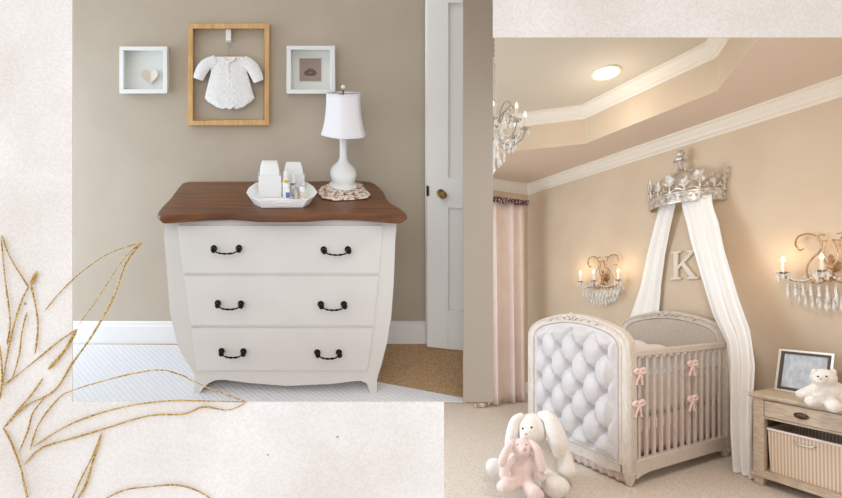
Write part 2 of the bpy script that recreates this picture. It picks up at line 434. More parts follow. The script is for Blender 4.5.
# door leaf
d0, d1 = .045, .085
m = MB(L)
A = lp(427, 349.3, d0); B = lp(490, 353.5, d1); zt = TOPZ
th = .022
def dq(px0, py0, px1, py1, off):   # a rectangle on the door face
    f = lambda px: d0+(d1-d0)*(px-427)/63
    return [(lp(px0, 0, f(px0))[0], f(px0)+off, lp(0, py1, f(px0))[2]), (lp(px1, 0, f(px1))[0], f(px1)+off, lp(0, py1, f(px1))[2]),
            (lp(px1, 0, f(px1))[0], f(px1)+off, lp(0, py0, f(px1))[2]), (lp(px0, 0, f(px0))[0], f(px0)+off, lp(0, py0, f(px0))[2])]
zfl = ZF+.006
def stile(m, px0, px1, z0, z1, off=0, t=-.012):
    f = lambda px: d0+(d1-d0)*(px-427)/63
    q = [(lx(px0, f(px0)), f(px0)+off, z0), (lx(px1, f(px1)), f(px1)+off, z0), (lx(px1, f(px1)), f(px1)+off, z1), (lx(px0, f(px0)), f(px0)+off, z1)]
    m.quadbox(q, (0, t, 0))
zz = lambda py: lp(0, py, .06)[2]
stile(m, 427, 492, zfl, TOPZ, -.014, -.012)
for a_, b_, c_, d_ in ((427, 448, zfl, TOPZ), (478, 492, zfl, TOPZ), (448, 478, zfl, zz(311)), (448, 478, zz(208), zz(178)), (448, 478, zz(3), TOPZ)):
    stile(m, a_, b_, c_, d_)
dr = struct(m.build('door_1', M['door'], bevel=.002))
k = MB(L); kc = lp(440.5, 193, .058)
k.lathe((kc[0], kc[1], kc[2]), [(0, -.002), (.019, -.001), (.02, .003), (.009, .006), (.008, .018), (.016, .024), (.019, .034), (.013, .042), (0, .043)], 20, (0, 1, 0))
k.build('door_knob', M['brass'], dr)
k = MB(L)
for py in (190,): 
    h = lp(427.5, py, .05); k.box((h[0]-.004, .046, h[2]-.028), (h[0]+.004, .056, h[2]+.022))
k.build('latch_plate', M['black_metal'], dr)

# wall frames
def shadow_box(name, label, x0, y0, x1, y1, rim=4, depth=.045):
    a = lp(x0, y1, depth); b = lp(x1, y0, depth); r = rim*.00518
    t = tL(name, label, 'picture frame', ((a[0]+b[0])/2, 0, a[2]))
    m = MB(L)
    X, Xb, Z, Zb = a[0], b[0], a[2], b[2]
    lbox(m, X, Xb, .001, depth, Zb-r, Zb); lbox(m, X, Xb, .001, depth, Z, Z+r)
    lbox(m, X, X+r, .001, depth, Z+r, Zb-r); lbox(m, Xb-r, Xb, .001, depth, Z+r, Zb-r)
    m.build('frame', M['frame_white'], t, bevel=.0015)
    m = MB(L); lbox(m, X+r, Xb-r, .002, .008, Z+r, Zb-r); m.build('mount', M['mat_board'], t)
    return t, (X+r, Xb-r, Z+r, Zb-r)
t, bx = shadow_box('picture_frame', 'small square white shadow box frame holding a cream paper heart', 119.5, 46.5, 167, 93.5)
m = MB(L); hc = lp(150.5, 76, .012)
def heart(tt, s):
    x = 16*math.sin(tt)**3; y = 13*math.cos(tt)-5*math.cos(2*tt)-2*math.cos(3*tt)-math.cos(4*tt)
    return (hc[0]+x*s, hc[2]+y*s)
for half, rot in ((0, .35), (1, -.35)):
    pl = [heart(PI*(half+i/22), .0027) for i in range(23)]
    m.prism([(x, .012+abs(x-hc[0])*.45, z) for x, z in pl], (0, .003, 0))
m.build('paper_heart', M['heart'], t, label='cream folded paper heart')
t, bx = shadow_box('picture_frame', 'small square white shadow box frame with a little brown print, above the lamp', 287, 45.7, 335, 93.7)
m = MB(L); a = lp(299.5, 81, .01); b = lp(321, 58.5, .01); lbox(m, a[0], b[0], .008, .011, a[2], b[2]); pr = m.build('print', M['print'], t)
m = MB(L); c = lp(310.3, 71.5, .011)
for ang, rr, ln in ((90, .004, .03), (55, .006, .026), (125, .006, .026), (20, .008, .03), (160, .008, .03), (0, .006, .034), (180, .006, .034)):
    an = math.radians(ang)
    cc = (c[0]+math.cos(an)*ln*.6, .0115, c[2]-.008+math.sin(an)*ln*.6)
    m.ball(cc, (ln*.42, .0012, rr), Matrix.Rotation(-an, 3, 'Y'), 12, 6)
m.ball((c[0], .0115, c[2]-.016), (.03, .0012, .007), None, 12, 6)
m.build('printed_motif', M['print_dark'], pr)
# oak frame
t = tL('open_frame', 'open rectangular pale oak frame hung around the knitted baby cardigan', 'picture frame', lp(229, 125, 0))
a = lp(188, 125, .03); b = lp(269.5, 23.5, .03); r = .0262
m = MB(L)
for (x0, z0), (x1, z1), (x2, z2), (x3, z3) in (((a[0], b[2]), (b[0], b[2]), (b[0]-r, b[2]-r), (a[0]+r, b[2]-r)), ((a[0], a[2]), (a[0]+r, a[2]+r), (b[0]-r, a[2]+r), (b[0], a[2])),
                               ((a[0], a[2]), (a[0], b[2]), (a[0]+r, b[2]-r), (a[0]+r, a[2]+r)), ((b[0], a[2]), (b[0]-r, a[2]+r), (b[0]-r, b[2]-r), (b[0], b[2]))):
    m.prism([(x0, .002, z0), (x1, .002, z1), (x2, .002, z2), (x3, .002, z3)], (0, .03, 0))
m.build('frame', M['oak'], t, bevel=.004)
m = MB(L); a = lp(225.6, 42, .035); b = lp(231, 29, .035); lbox(m, a[0], b[0], .001, .02, a[2], b[2]); lbox(m, a[0], b[0], .02, .024, a[2], a[2]+.02)
m.build('hook_tab', M['frame_white'], t, bevel=.002)
# hanger
CD = .032
t = tL('clothes_hanger', 'small wire hooked hanger with orange wood bar inside the cardigan collar', 'hanger', lp(229, 62, CD))
m = MB(L)
m.tube(spline([lp(x, y, CD) for x, y in ((229, 57), (229, 50), (230.5, 46.5), (232, 43.5), (230.5, 41.2), (227.5, 40.8), (225.5, 42.5))], 5), .0018, 6)
m.build('hook', M['chrome'], t)
m = MB(L); m.tube(spline([lp(x, y, CD) for x, y in ((212, 61), (220, 58.2), (229, 56.6), (238, 58.2), (246, 61))], 5), [.004]+[.0062]*19+[.004], 8)
m.build('bar', M['orange_wood'], t)
# cardigan
t = tL('baby_cardigan', 'tiny white knitted baby cardigan hanging inside the oak frame', 'baby cardigan', lp(229, 107, CD))
def flatloft(m, rows, n=28, ctr=CD, sp=lp):      # rows: (y, xl, xr, half thickness)
    rs = []
    for y, xl, xr, h in rows:
        a = lp(xl, y, ctr); b = lp(xr, y, ctr); cx = (a[0]+b[0])/2; w = (b[0]-a[0])/2
        rs.append([(cx+w*math.cos(2*PI*i/n), ctr+h*math.sin(2*PI*i/n)*(1+.12*math.sin(9*math.cos(2*PI*i/n))), a[2]-(.010*abs(math.sin(6*PI*i/n)) if y > 103 else 0)) for i in range(n)])
    m.rings(rs)
m = MB(L)
flatloft(m, [(57.5, 224, 234, .006), (56.6, 215, 243, .008), (58, 211.5, 247, .012), (62, 210, 248, .014), (72, 211, 247, .016), (82, 208.5, 250, .017), (92, 206, 252.5, .018), (98, 204.8, 254.5, .018), (102, 208, 251, .016), (105, 215, 245, .013), (107, 222, 237, .008)])
m.build('body', M['knit'], t)
for pts in (((216, 60.5), (206, 65), (201, 72), (198.5, 78.5)), ((242.5, 60.5), (251, 66), (255.5, 73), (258.5, 80.5))):
    m = MB(L); path = spline([lp(x, y, CD) for x, y in pts], 5); n = len(path)
    m.tube([Vector(p) for p in path], [.030+.004*math.sin(PI*i/n)-.003*i/n for i in range(n)], 14)
    m.v = [(x, CD+(d-CD)*.55, z) for x, d, z in m.v]
    sl = m.build('sleeve', M['knit'], t)
    m = MB(L); a, b = Vector(path[-2]), Vector(path[-1]); m.tube([a, b, b+(b-a)*.7], .0265, 14); m.v = [(x, CD+(d-CD)*.6, z) for x, d, z in m.v]; m.build('cuff', M['knit'], sl)
m = MB(L); ring = [lp(229+6*math.cos(q), 57+5*math.sin(q), CD+.016) for q in [PI*i/10 for i in range(11)]]
m.tube(ring, .0042, 8)
for y in range(6): m.ball(lp(229, 64+y*7, CD+.0165), (.0028, .003, .014))
m.build('collar', M['knit'], t)
m = MB(L)
for y in (66.5, 71.5):
    c = lp(227.6, y, CD+.015); m.ball(c, (.010, .006, .006)); 
m.build('ribbon_tie', M['knit'], t)

# ---------------- dresser
ZT = lp(0, 181, 0)[2]                      # level of the dresser top
ds = tL('dresser', 'white bombe chest with three drawers, black bail pulls and walnut brown top', 'dresser', (lx(282, .2), .2, ZF))
left = [(222, 165), (236, 163.6), (264, 166), (290, 168), (316, 170), (331, 174), (345, 177), (355, 182), (364, 187), (370, 191.5), (377, 195.3), (384, 195.7), (390, 194), (395, 192.5)]
right = [(222, 397), (242, 395.5), (284, 394), (318, 391.5), (331, 389), (343, 387.5), (356, 384), (368, 381), (379, 377.3), (387, 377), (395, 377.2)]
def fd(py): return interp([(216, .405), (250, .412), (290, .405), (340, .375), (375, .345), (395, .338)], py)
def bot(q):                                # lower edge across the front
    return interp([(0, 395), (.036, 394.5), (.045, 389), (.07, 383.5), (.11, 380.2), (.16, 379.8), (.30, 383), (.5, 386), (.75, 384), (.86, 381.5), (.91, 381), (.945, 384), (.965, 394), (1, 394.5)], q)
cols = [0, .02, .036, .045, .055, .07, .09, .11, .16, .22, .3, .4, .5, .6, .7, .75, .8, .86, .885, .91, .93, .945, .955, .965, .98, 1]
NR = 26
def fp(q, py, off=0):
    px = interp(left, py)+(interp(right, py)-interp(left, py))*q
    d = fd(py)
    p = lp(px, py, d)
    return (p[0], d+off, p[2])
m = MB(L)
front = [[fp(q, 216+(bot(q)-216)*j/NR, -.004*(abs(2*q-1)**6)) for q in cols] for j in range(NR+1)]
def backp(p, q):
    xc = lx(282, .3)
    return (xc+(p[0]-xc)*.93, .03, p[2])
back = [[backp(p, q) for p, q in zip(r, cols)] for r in front]
nc = len(cols)
vs = [p for r in front for p in r]+[p for r in back for p in r]; off = nc*(NR+1); F = []
for j in range(NR):
    for i in range(nc-1):
        a = j*nc+i; F.append((a, a+1, a+nc+1, a+nc)); F.append((a+off, a+nc+off, a+nc+1+off, a+1+off))
    for i in (0, nc-1):
        a = j*nc+i; F.append((a, a+nc, a+nc+off, a+off))
for i in range(nc-1):
    for j in (0, NR):
        a = j*nc+i; F.append((a, a+1, a+1+off, a+off))
m.add(vs, F); m.build('body', M['dresser'], ds, smooth=35)
# drawers
dl = [(222, 177.5), (248, 180), (273, 183.5), (300, 187.5), (326, 191), (350, 194), (370, 196.5)]
drt = [(222, 383), (248, 381), (273, 379), (300, 376.5), (326, 373.5), (350, 370), (370, 367)]
rowsD = [(225, 272.5), (275.5, 324.5), (327.5, 369.5)]
HND = [[((214, 247.5), (239, 247.2)), ((323.4, 248.7), (347.5, 248.5))], [((218, 302), (241, 302.5)), ((320.5, 303), (343.5, 303))], [((221.7, 349.7), (243.4, 350)), ((317, 351), (338.5, 351))]]
def fpx(px, py, off=0):
    d = fd(py); p = lp(px, py, d); return (p[0], d+off, p[2])
for (ya, yb), hs in zip(rowsD, HND):
    n = 8; m = MB(L); rs = []
    m2 = MB(L)                             # the shadow gap round the drawer
    for j in range(n+1):
        py = ya+(yb-ya)*j/n; a = interp(dl, py); b = interp(drt, py)
        rs.append([fpx(a, py, -.003), fpx(a+.4, py, .0035), fpx(a+1.6, py, .0055), fpx((a+b)/2, py, .0062), fpx(b-1.6, py, .0055), fpx(b-.4, py, .0035), fpx(b, py, -.003)])
    # top and bottom closing
    rs = [[(p[0], p[1]-.006, p[2]) for p in rs[0]]]+rs+[[(p[0], p[1]-.006, p[2]) for p in rs[-1]]]
    m.rings(rs, cap=False, closed=False)
    dw = m.build('drawer', M['dresser'], ds, smooth=35)
    for (p0, p1) in hs:
        h = MB(L)
        for (x, y) in (p0, p1):
            c = fpx(x, y, .006); h.lathe(c, [(0, -.003), (.013, -.002), (.014, .003), (.006, .006), (.005, .012), (.011, .015), (.011, .021), (.004, .025), (0, .0255)], 14, (0, 1, 0))
        xm = (p0[0]+p1[0])/2; ym = (p0[1]+p1[1])/2; w = (p1[0]-p0[0])/2
        h.tube(spline([fpx(xm+w*sx, ym+dy, .026+o) for sx, dy, o in ((-1, 0, -.002), (-.85, 1.2, -.001), (-.62, 2.6, 0), (-.3, 3.3, 0), (0, 3.5, 0), (.3, 3.3, 0), (.62, 2.6, 0), (.85, 1.2, -.001), (1, 0, -.002))], 4),
               [.0022+.002*(abs(math.sin(i*.55)) if 8 < i < 25 else .2) for i in range(33)], 8)
        h.build('handle', M['black_metal'], dw)
# top board
fr = [(157.3, 214.5), (160, 216.3), (166, 216), (185, 214.8), (202, 213.8), (228, 213.4), (243, 214.6), (256, 215.8), (282, 216.2), (308, 215.8), (322, 214.6), (338, 213.6), (362, 213.8), (380, 214.9), (398, 216.2), (404, 216.5), (407, 214.8)]
rt = [(406, 212.5), (399, 207.5), (391, 203), (387, 199), (384, 192), (380, 187.5), (376, 184.3), (371, 181.8), (364, 181.1)]
lf = [(187, 181.6), (182, 183.3), (178.5, 187), (174, 193), (169.5, 199), (163, 205.5), (158.6, 210.5)]
plan = [lt(x, y, ZT) for x, y in fr+rt+lf]
cxx = sum(p[0] for p in plan)/len(plan); cdd = .22
m = MB(L)
def planring(z, inset): 
    out = []
    for x, d, _ in plan:
        vx, vd = x-cxx, d-cdd; l = math.hypot(vx, vd); k_ = 1-inset/l
        out.append((cxx+vx*k_, max(.005, cdd+vd*k_), z))
    return out
m.rings([planring(ZT-.034, .022), planring(ZT-.030, .012), planring(ZT-.021, .008), planring(ZT-.019, .002), planring(ZT-.013, -.001), planring(ZT-.007, 0), planring(ZT-.001, .004), planring(ZT, .008)])
m.build('top', M['walnut'], ds, smooth=50, label='glossy walnut brown dresser top')

# ---------------- lamp and what is on the dresser
nap = tL('folded_cloth', 'cream and rust marbled folded cloth under the white lamp', 'cloth', lt(343, 193, ZT))
m = MB(L)
def slab(m, pts, z0, z1, seed):
    pp = [lt(x, y, ZT) for x, y in pts]
    cx_ = sum(p[0] for p in pp)/len(pp); cd_ = sum(p[1] for p in pp)/len(pp)
    out = []
    for z, kk in ((z0, .96), (z0+(z1-z0)*.3, 1), (z0+(z1-z0)*.7, 1), (z1, .95)):
        out.append([(cx_+(p[0]-cx_)*kk, cd_+(p[1]-cd_)*kk, z+(.002*math.sin(i*2.1+seed))) for i, p in enumerate(pp)])
    m.rings(out)
slab(m, [(317, 193), (322, 188), (331, 184.5), (348, 183.5), (362, 186), (366, 191), (371, 196), (367, 199.5), (352, 200.5), (334, 201.5), (322, 199.5)], ZT+.002, ZT+.010, 0)
m.build('lower_fold', M['marbled'], nap, smooth=50)
m = MB(L); slab(m, [(322, 191), (330, 186), (345, 184.5), (362, 187), (364.5, 191), (361, 195.5), (340, 198), (327, 197)], ZT+.010, ZT+.020, 1.4)
m.build('upper_fold', M['marbled'], nap, smooth=50)
ZL = ZT+.021
lc = lt(343.2, 190.5, ZT)                   # lamp foot centre
lc = (lc[0], lc[1], ZL); s = (YW-lc[1])/FPX
lamp = tL('table_lamp', 'white gourd based table lamp with a white bell shade', 'lamp', lc)
def yz(py): return lp(0, py, lc[1])[2]
zz0 = ZL
prof = [(0, 0), (13.2*s, 0), (13.6*s, .006), (13.4*s, .012), (11.5*s, .015), (10.8*s, .019), (11, 0)]
base = [(.001, ZL), (13.2*s, ZL), (13.6*s, ZL+.008), (12.9*s, ZL+.014), (10.4*s, ZL+.018)]
g0 = ZL+.018; g1 = yz(160)
for q in range(1, 13):
    t_ = q/13; z = g0+(g1-g0)*t_
    r = interp([(0, 10), (.12, 11.6), (.3, 12.9), (.45, 13), (.6, 12), (.75, 9.4), (.88, 6), (1, 4.2)], t_)
    base.append((r*s, z))
base += [(3.7*s, yz(158)), (3.4*s, yz(150)), (3.6*s, yz(142)), (3.9*s, yz(139.5)), (3.9*s, yz(138)), (1.6*s, yz(137.5)), (1.4*s, yz(134)), (.001, yz(133.9))]
m = MB(L); m.lathe((lc[0], lc[1], 0), base, 32); m.build('base', M['lamp_white'], lamp, smooth=50)
m = MB(L)
def shade(q, t_):
    a = 2*PI*q; r = interp([(0, 22.6), (.12, 21), (.3, 19.3), (.5, 18.2), (.75, 17.5), (1, 17.3)], t_)*s
    r *= 1-.055*abs(math.sin(3*a+.6))**.7*1.0
    return (lc[0]+r*math.cos(a), lc[1]+r*math.sin(a), yz(134)+(yz(93.5)-yz(134))*t_)
m.grid(shade, 72, 14); sh = m.build('lamp_shade', M['shade'], lamp, smooth=60, solid=.002)
m = MB(L)
for tt in (0, 1): m.tube([shade(i/72, tt) for i in range(73)], .0022, 6)
m.build('trim_band', M['shade'], sh)
m = MB(L); m.tube([(lc[0], lc[1], yz(134)), (lc[0], lc[1], yz(92))], .003, 8)
for a in (0, 2*PI/3, 4*PI/3): m.tube([(lc[0], lc[1], yz(93.6)), (lc[0]+15.5*s*math.cos(a), lc[1]+15.5*s*math.sin(a), yz(93.6))], .0015, 6)
m.lathe((lc[0], lc[1], yz(92.5)), [(.004, 0), (.006, .004), (.004, .010), (.004, .012), (0, .0125)], 12); m.build('harp', M['brass'], lamp)
m = MB(L); m.ball((lc[0], lc[1], yz(87)), .011); m.build('finial', M['lamp_white'], lamp)

# tray
tr = tL('serving_tray', 'white elongated octagonal tray with slot handles on the dresser', 'tray', lt(281, 196, ZT))
zr = ZT+.042
oct_ = [(246.4, 192.5), (249, 187.5), (256, 182.6), (307, 182), (314, 187), (317.3, 192), (314.5, 196), (307, 199.6), (258, 200), (249.5, 196.5)]
def lr(px, py, z): 
    p = lt(px, py, z); return (p[0], p[1], z)
rim = [lr(x, y, zr) for x, y in oct_]
c_ = (sum(p[0] for p in rim)/10, sum(p[1] for p in rim)/10)
def sc_(k_, z, add=0): return [(c_[0]+(p[0]-c_[0])*k_, c_[1]+(p[1]-c_[1])*k_+add, z) for p in rim]
m = MB(L); m.rings([sc_(.80, ZT+.001), sc_(.84, ZT+.002), sc_(1.0, zr-.002), sc_(1.0, zr), sc_(.965, zr), sc_(.80, ZT+.008), sc_(.02, ZT+.0075)])
m.build('tray_body', M['tray'], tr, smooth=25)
# slot handle on the front wall
fa = [Vector(q) for q in (sc_(.84, ZT+.002)[8], sc_(.84, ZT+.002)[7], sc_(1, zr-.002)[7], sc_(1, zr-.002)[8])]
def fpnt(u_, v_, o=0): 
    a = fa[0].lerp(fa[1], u_); b = fa[3].lerp(fa[2], u_); p = a.lerp(b, v_); return (p[0], p[1]+o, p[2])
m = MB(L); m.tube([fpnt(u_, v_, .001) for u_, v_ in ((.3, .5), (.33, .68), (.4, .72), (.6, .72), (.67, .68), (.7, .5), (.67, .32), (.6, .28), (.4, .28), (.33, .32), (.3, .5))], .0016, 6)
m.build('handle_slot', M['tray'], tr)
def caddy(name, label, x0, x1, yb, ztop, dpt, grp=None):
    a = lt(x0, yb, ZT+.009); b = lt(x1, yb, ZT+.009); z0 = ZT+.0095
    t = tL(name, label, 'caddy', ((a[0]+b[0])/2, a[1]-dpt/2, z0), grp)
    zt_ = lp(0, ztop, a[1])[2]; w = .003
    m = MB(L)
    lbox(m, a[0], b[0], a[1]-w, a[1], z0, zt_); lbox(m, a[0], b[0], a[1]-dpt, a[1]-dpt+w, z0, zt_)
    lbox(m, a[0], a[0]+w, a[1]-dpt+w, a[1]-w, z0, zt_); lbox(m, b[0]-w, b[0], a[1]-dpt+w, a[1]-w, z0, zt_); lbox(m, a[0]+w, b[0]-w, a[1]-dpt+w, a[1]-w, z0, z0+w)
    m.build('box', M['box_white'], t)
    return (a[0], b[0], a[1], z0, zt_, dpt)
def nappies(name, label, q, y0, y1, inset):
    xa, xb, d, z0, zt_, dp = q
    t = tL(name, label, 'nappies', ((xa+xb)/2, d-dp/2, z0+.004))
    n = 4
    za = z0+.004; zb_ = lp(0, y0, d-dp*.5)[2]
    for k_ in range(3):
        m = MB(L); dd = d-.005-(dp-.01)*(k_+.5)/3; th_ = (dp-.01)/6.2
        rows = []
        for tt in range(9):
            u_ = tt/8; z = za+(zb_-za)*u_
            sh_ = interp([(0, 1), (.6, 1), (.75, .97), (.93, .84), (1, .76)], u_)
            w_ = ((xb-xa)/2-.006)*sh_; xc_ = (xa+xb)/2; h_ = th_*interp([(0, .8), (.8, 1), (1, .3)], u_)
            rows.append([(xc_+w_*(abs(math.cos(a))**.4)*(1 if math.cos(a) > 0 else -1), dd+h_*(abs(math.sin(a))**.7)*(1 if math.sin(a) > 0 else -1), z) for a in [2*PI*i/20+.05 for i in range(20)]])
        m.rings(rows); m.build('folded_nappy', M['nappy'], t, smooth=60)
q1 = caddy('storage_caddy', 'left white square caddy in the tray on the dresser', 258.5, 281.2, 197.2, 176, .058)
nappies('nappy_stack', 'stack of folded white nappies in the left caddy', q1, 161.5, 176, 0)
q2 = caddy('storage_caddy', 'right white square caddy in the tray, behind the yellow marked tube', 283.5, 304.5, 191.8, 175, .044)
nappies('nappy_stack', 'stack of folded white nappies in the right caddy, behind small bottles', q2, 162.5, 176, 0)
# bottles
def bottle(name, label, px, py, w, top, cap, mt, lab=None, cat='bottle'):
    c = lt(px, py, ZT+.009); c = (c[0], c[1], ZT+.0095); k_ = (YW-c[1])/FPX; H = lp(0, top, c[1])[2]-c[2]
    t = tL(name, label, cat, c)
    m = MB(L); m.lathe(c, [(0, 0), (w*k_*.92, 0), (w*k_, .004), (w*k_, H*.62), (w*k_*.8, H*.72), (w*k_*.45, H*.76), (w*k_*.45, H*.8), (0, H*.8)], 16); m.build('bottle_body', mt, t)
    m = MB(L); m.lathe((c[0], c[1], c[2]+H*.78), [(0, 0), (w*k_*.6, 0), (w*k_*.6, H*.2), (w*k_*.4, H*.22), (0, H*.22)], 14); m.build('cap', cap, t)
    if lab:
        m = MB(L); a0 = -.1
        m.grid(lambda u_, v_: (c[0]+w*k_*1.02*math.cos(PI*(.25+.5*u_)), c[1]+w*k_*1.02*math.sin(PI*(.25+.5*u_)), c[2]+H*(lab[1]+(lab[2]-lab[1])*v_)), 8, 2)
        m.build('label', lab[0], t, solid=.0006)
bottle('cream_tube', 'tall white cream tube with a yellow mark, beside the left caddy', 286, 196.5, 3.6, 170, M['lamp_white'], M['lamp_white'], (M['yellow'], .56, .66), 'tube')
bottle('lotion_bottle', 'small clear bottle with blue lettering mark in front of the white tube', 287.6, 199.3, 2.7, 184, M['lamp_white'], M['lamp_white'], (M['blue'], .15, .5))
bottle('lotion_bottle', 'slim white bottle with a blue dot behind the glass jars', 293.2, 195.2, 3, 173, M['lamp_white'], M['lamp_white'], (M['blue'], .48, .58))
bottle('glass_jar', 'squat clear glass jar in the tray, nearer to the tube', 295.6, 198.8, 2.7, 184.5, M['clear'], M['chrome'], None, 'jar')
bottle('glass_jar', 'clear glass jar of peach cream at the right end of the tray', 301.8, 198, 3.4, 182.5, M['clear'], M['tray'], (M['peach'], .1, .45), 'jar')

# ================================================================== NURSERY WITH THE CRIB
V0, U0, HC = 3.7, 4.2, 2.656
UE = -.36; VE = -1.0
def rquad(m, pts): m.add(pts, [tuple(range(len(pts)))])
m = MB(R); m.box((V0, UE, 0), (V0+.1, U0+.1, HC+.1)); struct(m.build('wall_right', M['r_wall']))
m = MB(R); m.box((VE, U0, 0), (V0, U0+.1, HC+.1)); struct(m.build('wall_left', M['r_wall']))
# carpet: everything behind the sheet
def toR(x, y): return (x*DR[0]+y*DR[1], x*DL[0]+y*DL[1])
cor = [toR(-.6, 1.315), toR(3.45, 1.315)]
fl = [(cor[0][0], cor[0][1]), (cor[1][0], cor[1][1]), (V0, UE), (V0, U0), (VE, U0), (VE, 1.6)]
m = MB(R); m.prism([(a, b, 0) for a, b in fl], (0, 0, -.06)); struct(m.build('floor', M['carpet_r']))
# soffit with octagonal tray recess
va, vb, ua, ub, ch = .2, 3.135, 1.0, 3.43, .645
octo = [(vb-ch, ua), (vb, ua+ch), (vb, ub-ch), (vb-ch, ub), (va+ch, ub), (va, ub-ch), (va, ua+ch), (va+ch, ua)]
outer = [(V0, UE), (V0, UE), (V0, U0), (V0, U0), (VE, U0), (VE, U0), (VE, UE), (VE, UE)]
m = MB(R)
ro = [(a, b, HC) for a, b in outer]; ri = [(a, b, HC) for a, b in octo]
HT = 2.99
n = 8; vs = ro+ri; F = [(i, (i+1) % n, n+(i+1) % n, n+i) for i in range(n)]
m.add(vs, F)
clip(struct(m.build('ceiling', M['r_ceiling'], smooth=20)))
m = MB(R); m.rings([[(a, b, HC) for a, b in octo], [(a, b, HT) for a, b in octo]], cap=False); clip(struct(m.build('trim_1', M['r_wall'], smooth=10)))
m = MB(R); m.prism([(a, b, HT) for a, b in octo], (0, 0, .03)); clip(struct(m.build('ceiling', M['r_tray'], smooth=10)))
# mouldings: profile swept along wall/edge
def miter_ring(poly, inset):
    out = []; n_ = len(poly)
    for i in range(n_):
        p0, p1, p2 = Vector(poly[i-1]), Vector(poly[i]), Vector(poly[(i+1) % n_])
        e1 = (p1-p0).normalized(); e2 = (p2-p1).normalized()
        n1 = Vector((-e1.y, e1.x)); n2 = Vector((-e2.y, e2.x)); b = (n1+n2).normalized(); k_ = inset/max(.2, b.dot(n1))
        out.append(p1+b*k_)
    return out
PR = [(0, .105), (.008, .105), (.012, .092), (.03, .08), (.036, .06), (.06, .038), (.066, .022), (.082, .014), (.082, 0), (0, 0)]
m = MB(R)
def orient(poly):
    A = sum(poly[i-1][0]*poly[i][1]-poly[i][0]*poly[i-1][1] for i in range(len(poly))); return poly if A > 0 else poly[::-1]
oc = orient(octo)
m.rings([[(q.x, q.y, HT-dz) for q in miter_ring(oc, ins)] for ins, dz in PR+[PR[0]]], cap=False)
clip(struct(m.build('trim_2', M['crown_trim'], smooth=30)))
m = MB(R); rp = orient([(V0, UE), (V0, U0), (VE, U0), (VE, UE)])
rr_ = [[(q.x, q.y, HC-dz*1.08) for q in miter_ring(rp, ins*1.05)] for ins, dz in PR+[PR[0]]]
# keep only the two built walls
idx = [i for i, (a, b) in enumerate(rp)]
order = [rp.index(p) for p in ((V0, UE), (V0, U0), (VE, U0))]
m.rings([[r[i] for i in order] for r in rr_], cap=False, closed=False)
struct(m.build('trim_3', M['crown_trim'], smooth=30))
m = MB(R); m.prism([(V0, UE, 0), (V0-.015, UE, 0), (V0-.015, UE, .11), (V0-.006, UE, .13), (V0, UE, .13)], (0, U0-UE, 0)); struct(m.build('baseboard_right', M['crown_trim']))
m = MB(R); m.prism([(VE, U0, 0), (VE, U0-.015, 0), (VE, U0-.015, .11), (VE, U0-.006, .13), (VE, U0, .13)], (V0-VE, 0, 0)); struct(m.build('baseboard_left', M['crown_trim']))
# downlight
dlc = R((0, 0, 0))
Yd = (HT-EYE)*FPX/(HY-72); Xd = (606-CX)/FPX*Yd; dv, du = toR(Xd, Yd)
dn = tR('recessed_downlight', 'round lit recessed light in the raised ceiling', 'ceiling light', (dv, du, HT-.012))
m = MB(R); m.lathe((dv, du, HT-.012), [(.088, .006), (.088, 0), (.108, 0), (.112, .012), (.088, .012)], 32); m.build('trim_ring', M['crown_trim'], dn)
m = MB(R); m.lathe((dv, du, HT-.013), [(0, 0), (.09, 0), (.09, .005), (0, .005)], 32); m.build('lens', M['light'], dn)

# ---------------- curtain
cur = tR('curtain', 'long blush pink curtain hanging in folds in front of the window wall', 'curtain', (2.8, 3.85, 0))
CU = 3.86; vR = 3.37; vL = 2.64; ZC = 2.31
def cfold(q, t_):
    v = vL+(vR-vL)*q
    ph = q*2*PI*4.2+1.5*math.sin(q*7)
    amp = .045*(.55+.45*t_) 
    return (v+.012*math.sin(ph*2+1), CU+amp*math.sin(ph+.5*math.sin(q*17))-.02*t_, ZC-(ZC-.012)*t_)
m = MB(R); m.grid(cfold, 260, 20); m.build('panel', M['curtain'], cur, smooth=180, solid=.004)
m = MB(R)
def rf(q, t_):
    v = vL+(vR-vL)*q
    return (v, CU-.03+.03*math.sin(q*2*PI*17)+.012*math.sin(q*140), ZC+.045-.055*t_)
m.grid(rf, 320, 5); m.build('ruffled_heading', M['ruffle'], cur, smooth=180, solid=.006, label='dark floral gathered heading')
rod = tR('curtain_rod', 'cream curtain rod above the blush curtain', 'curtain rod', (2.8, 3.9, ZC+.03))
m = MB(R); m.tube([(vL-.3, 3.91, ZC+.03), (vR+.02, 3.91, ZC+.03)], .014, 12); m.build('pole', M['rod'], rod)
m = MB(R); m.lathe((vR+.02, 3.91, ZC+.03), [(.014, 0), (.02, .004), (.012, .012), (.026, .03), (.022, .05), (0, .056)], 16, (1, 0, 0)); m.build('finial', M['rod'], rod)
m = MB(R); m.box((vR-.03, 3.91, ZC+.02), (vR-.01, U0, ZC+.04)); m.build('bracket', M['rod'], rod)

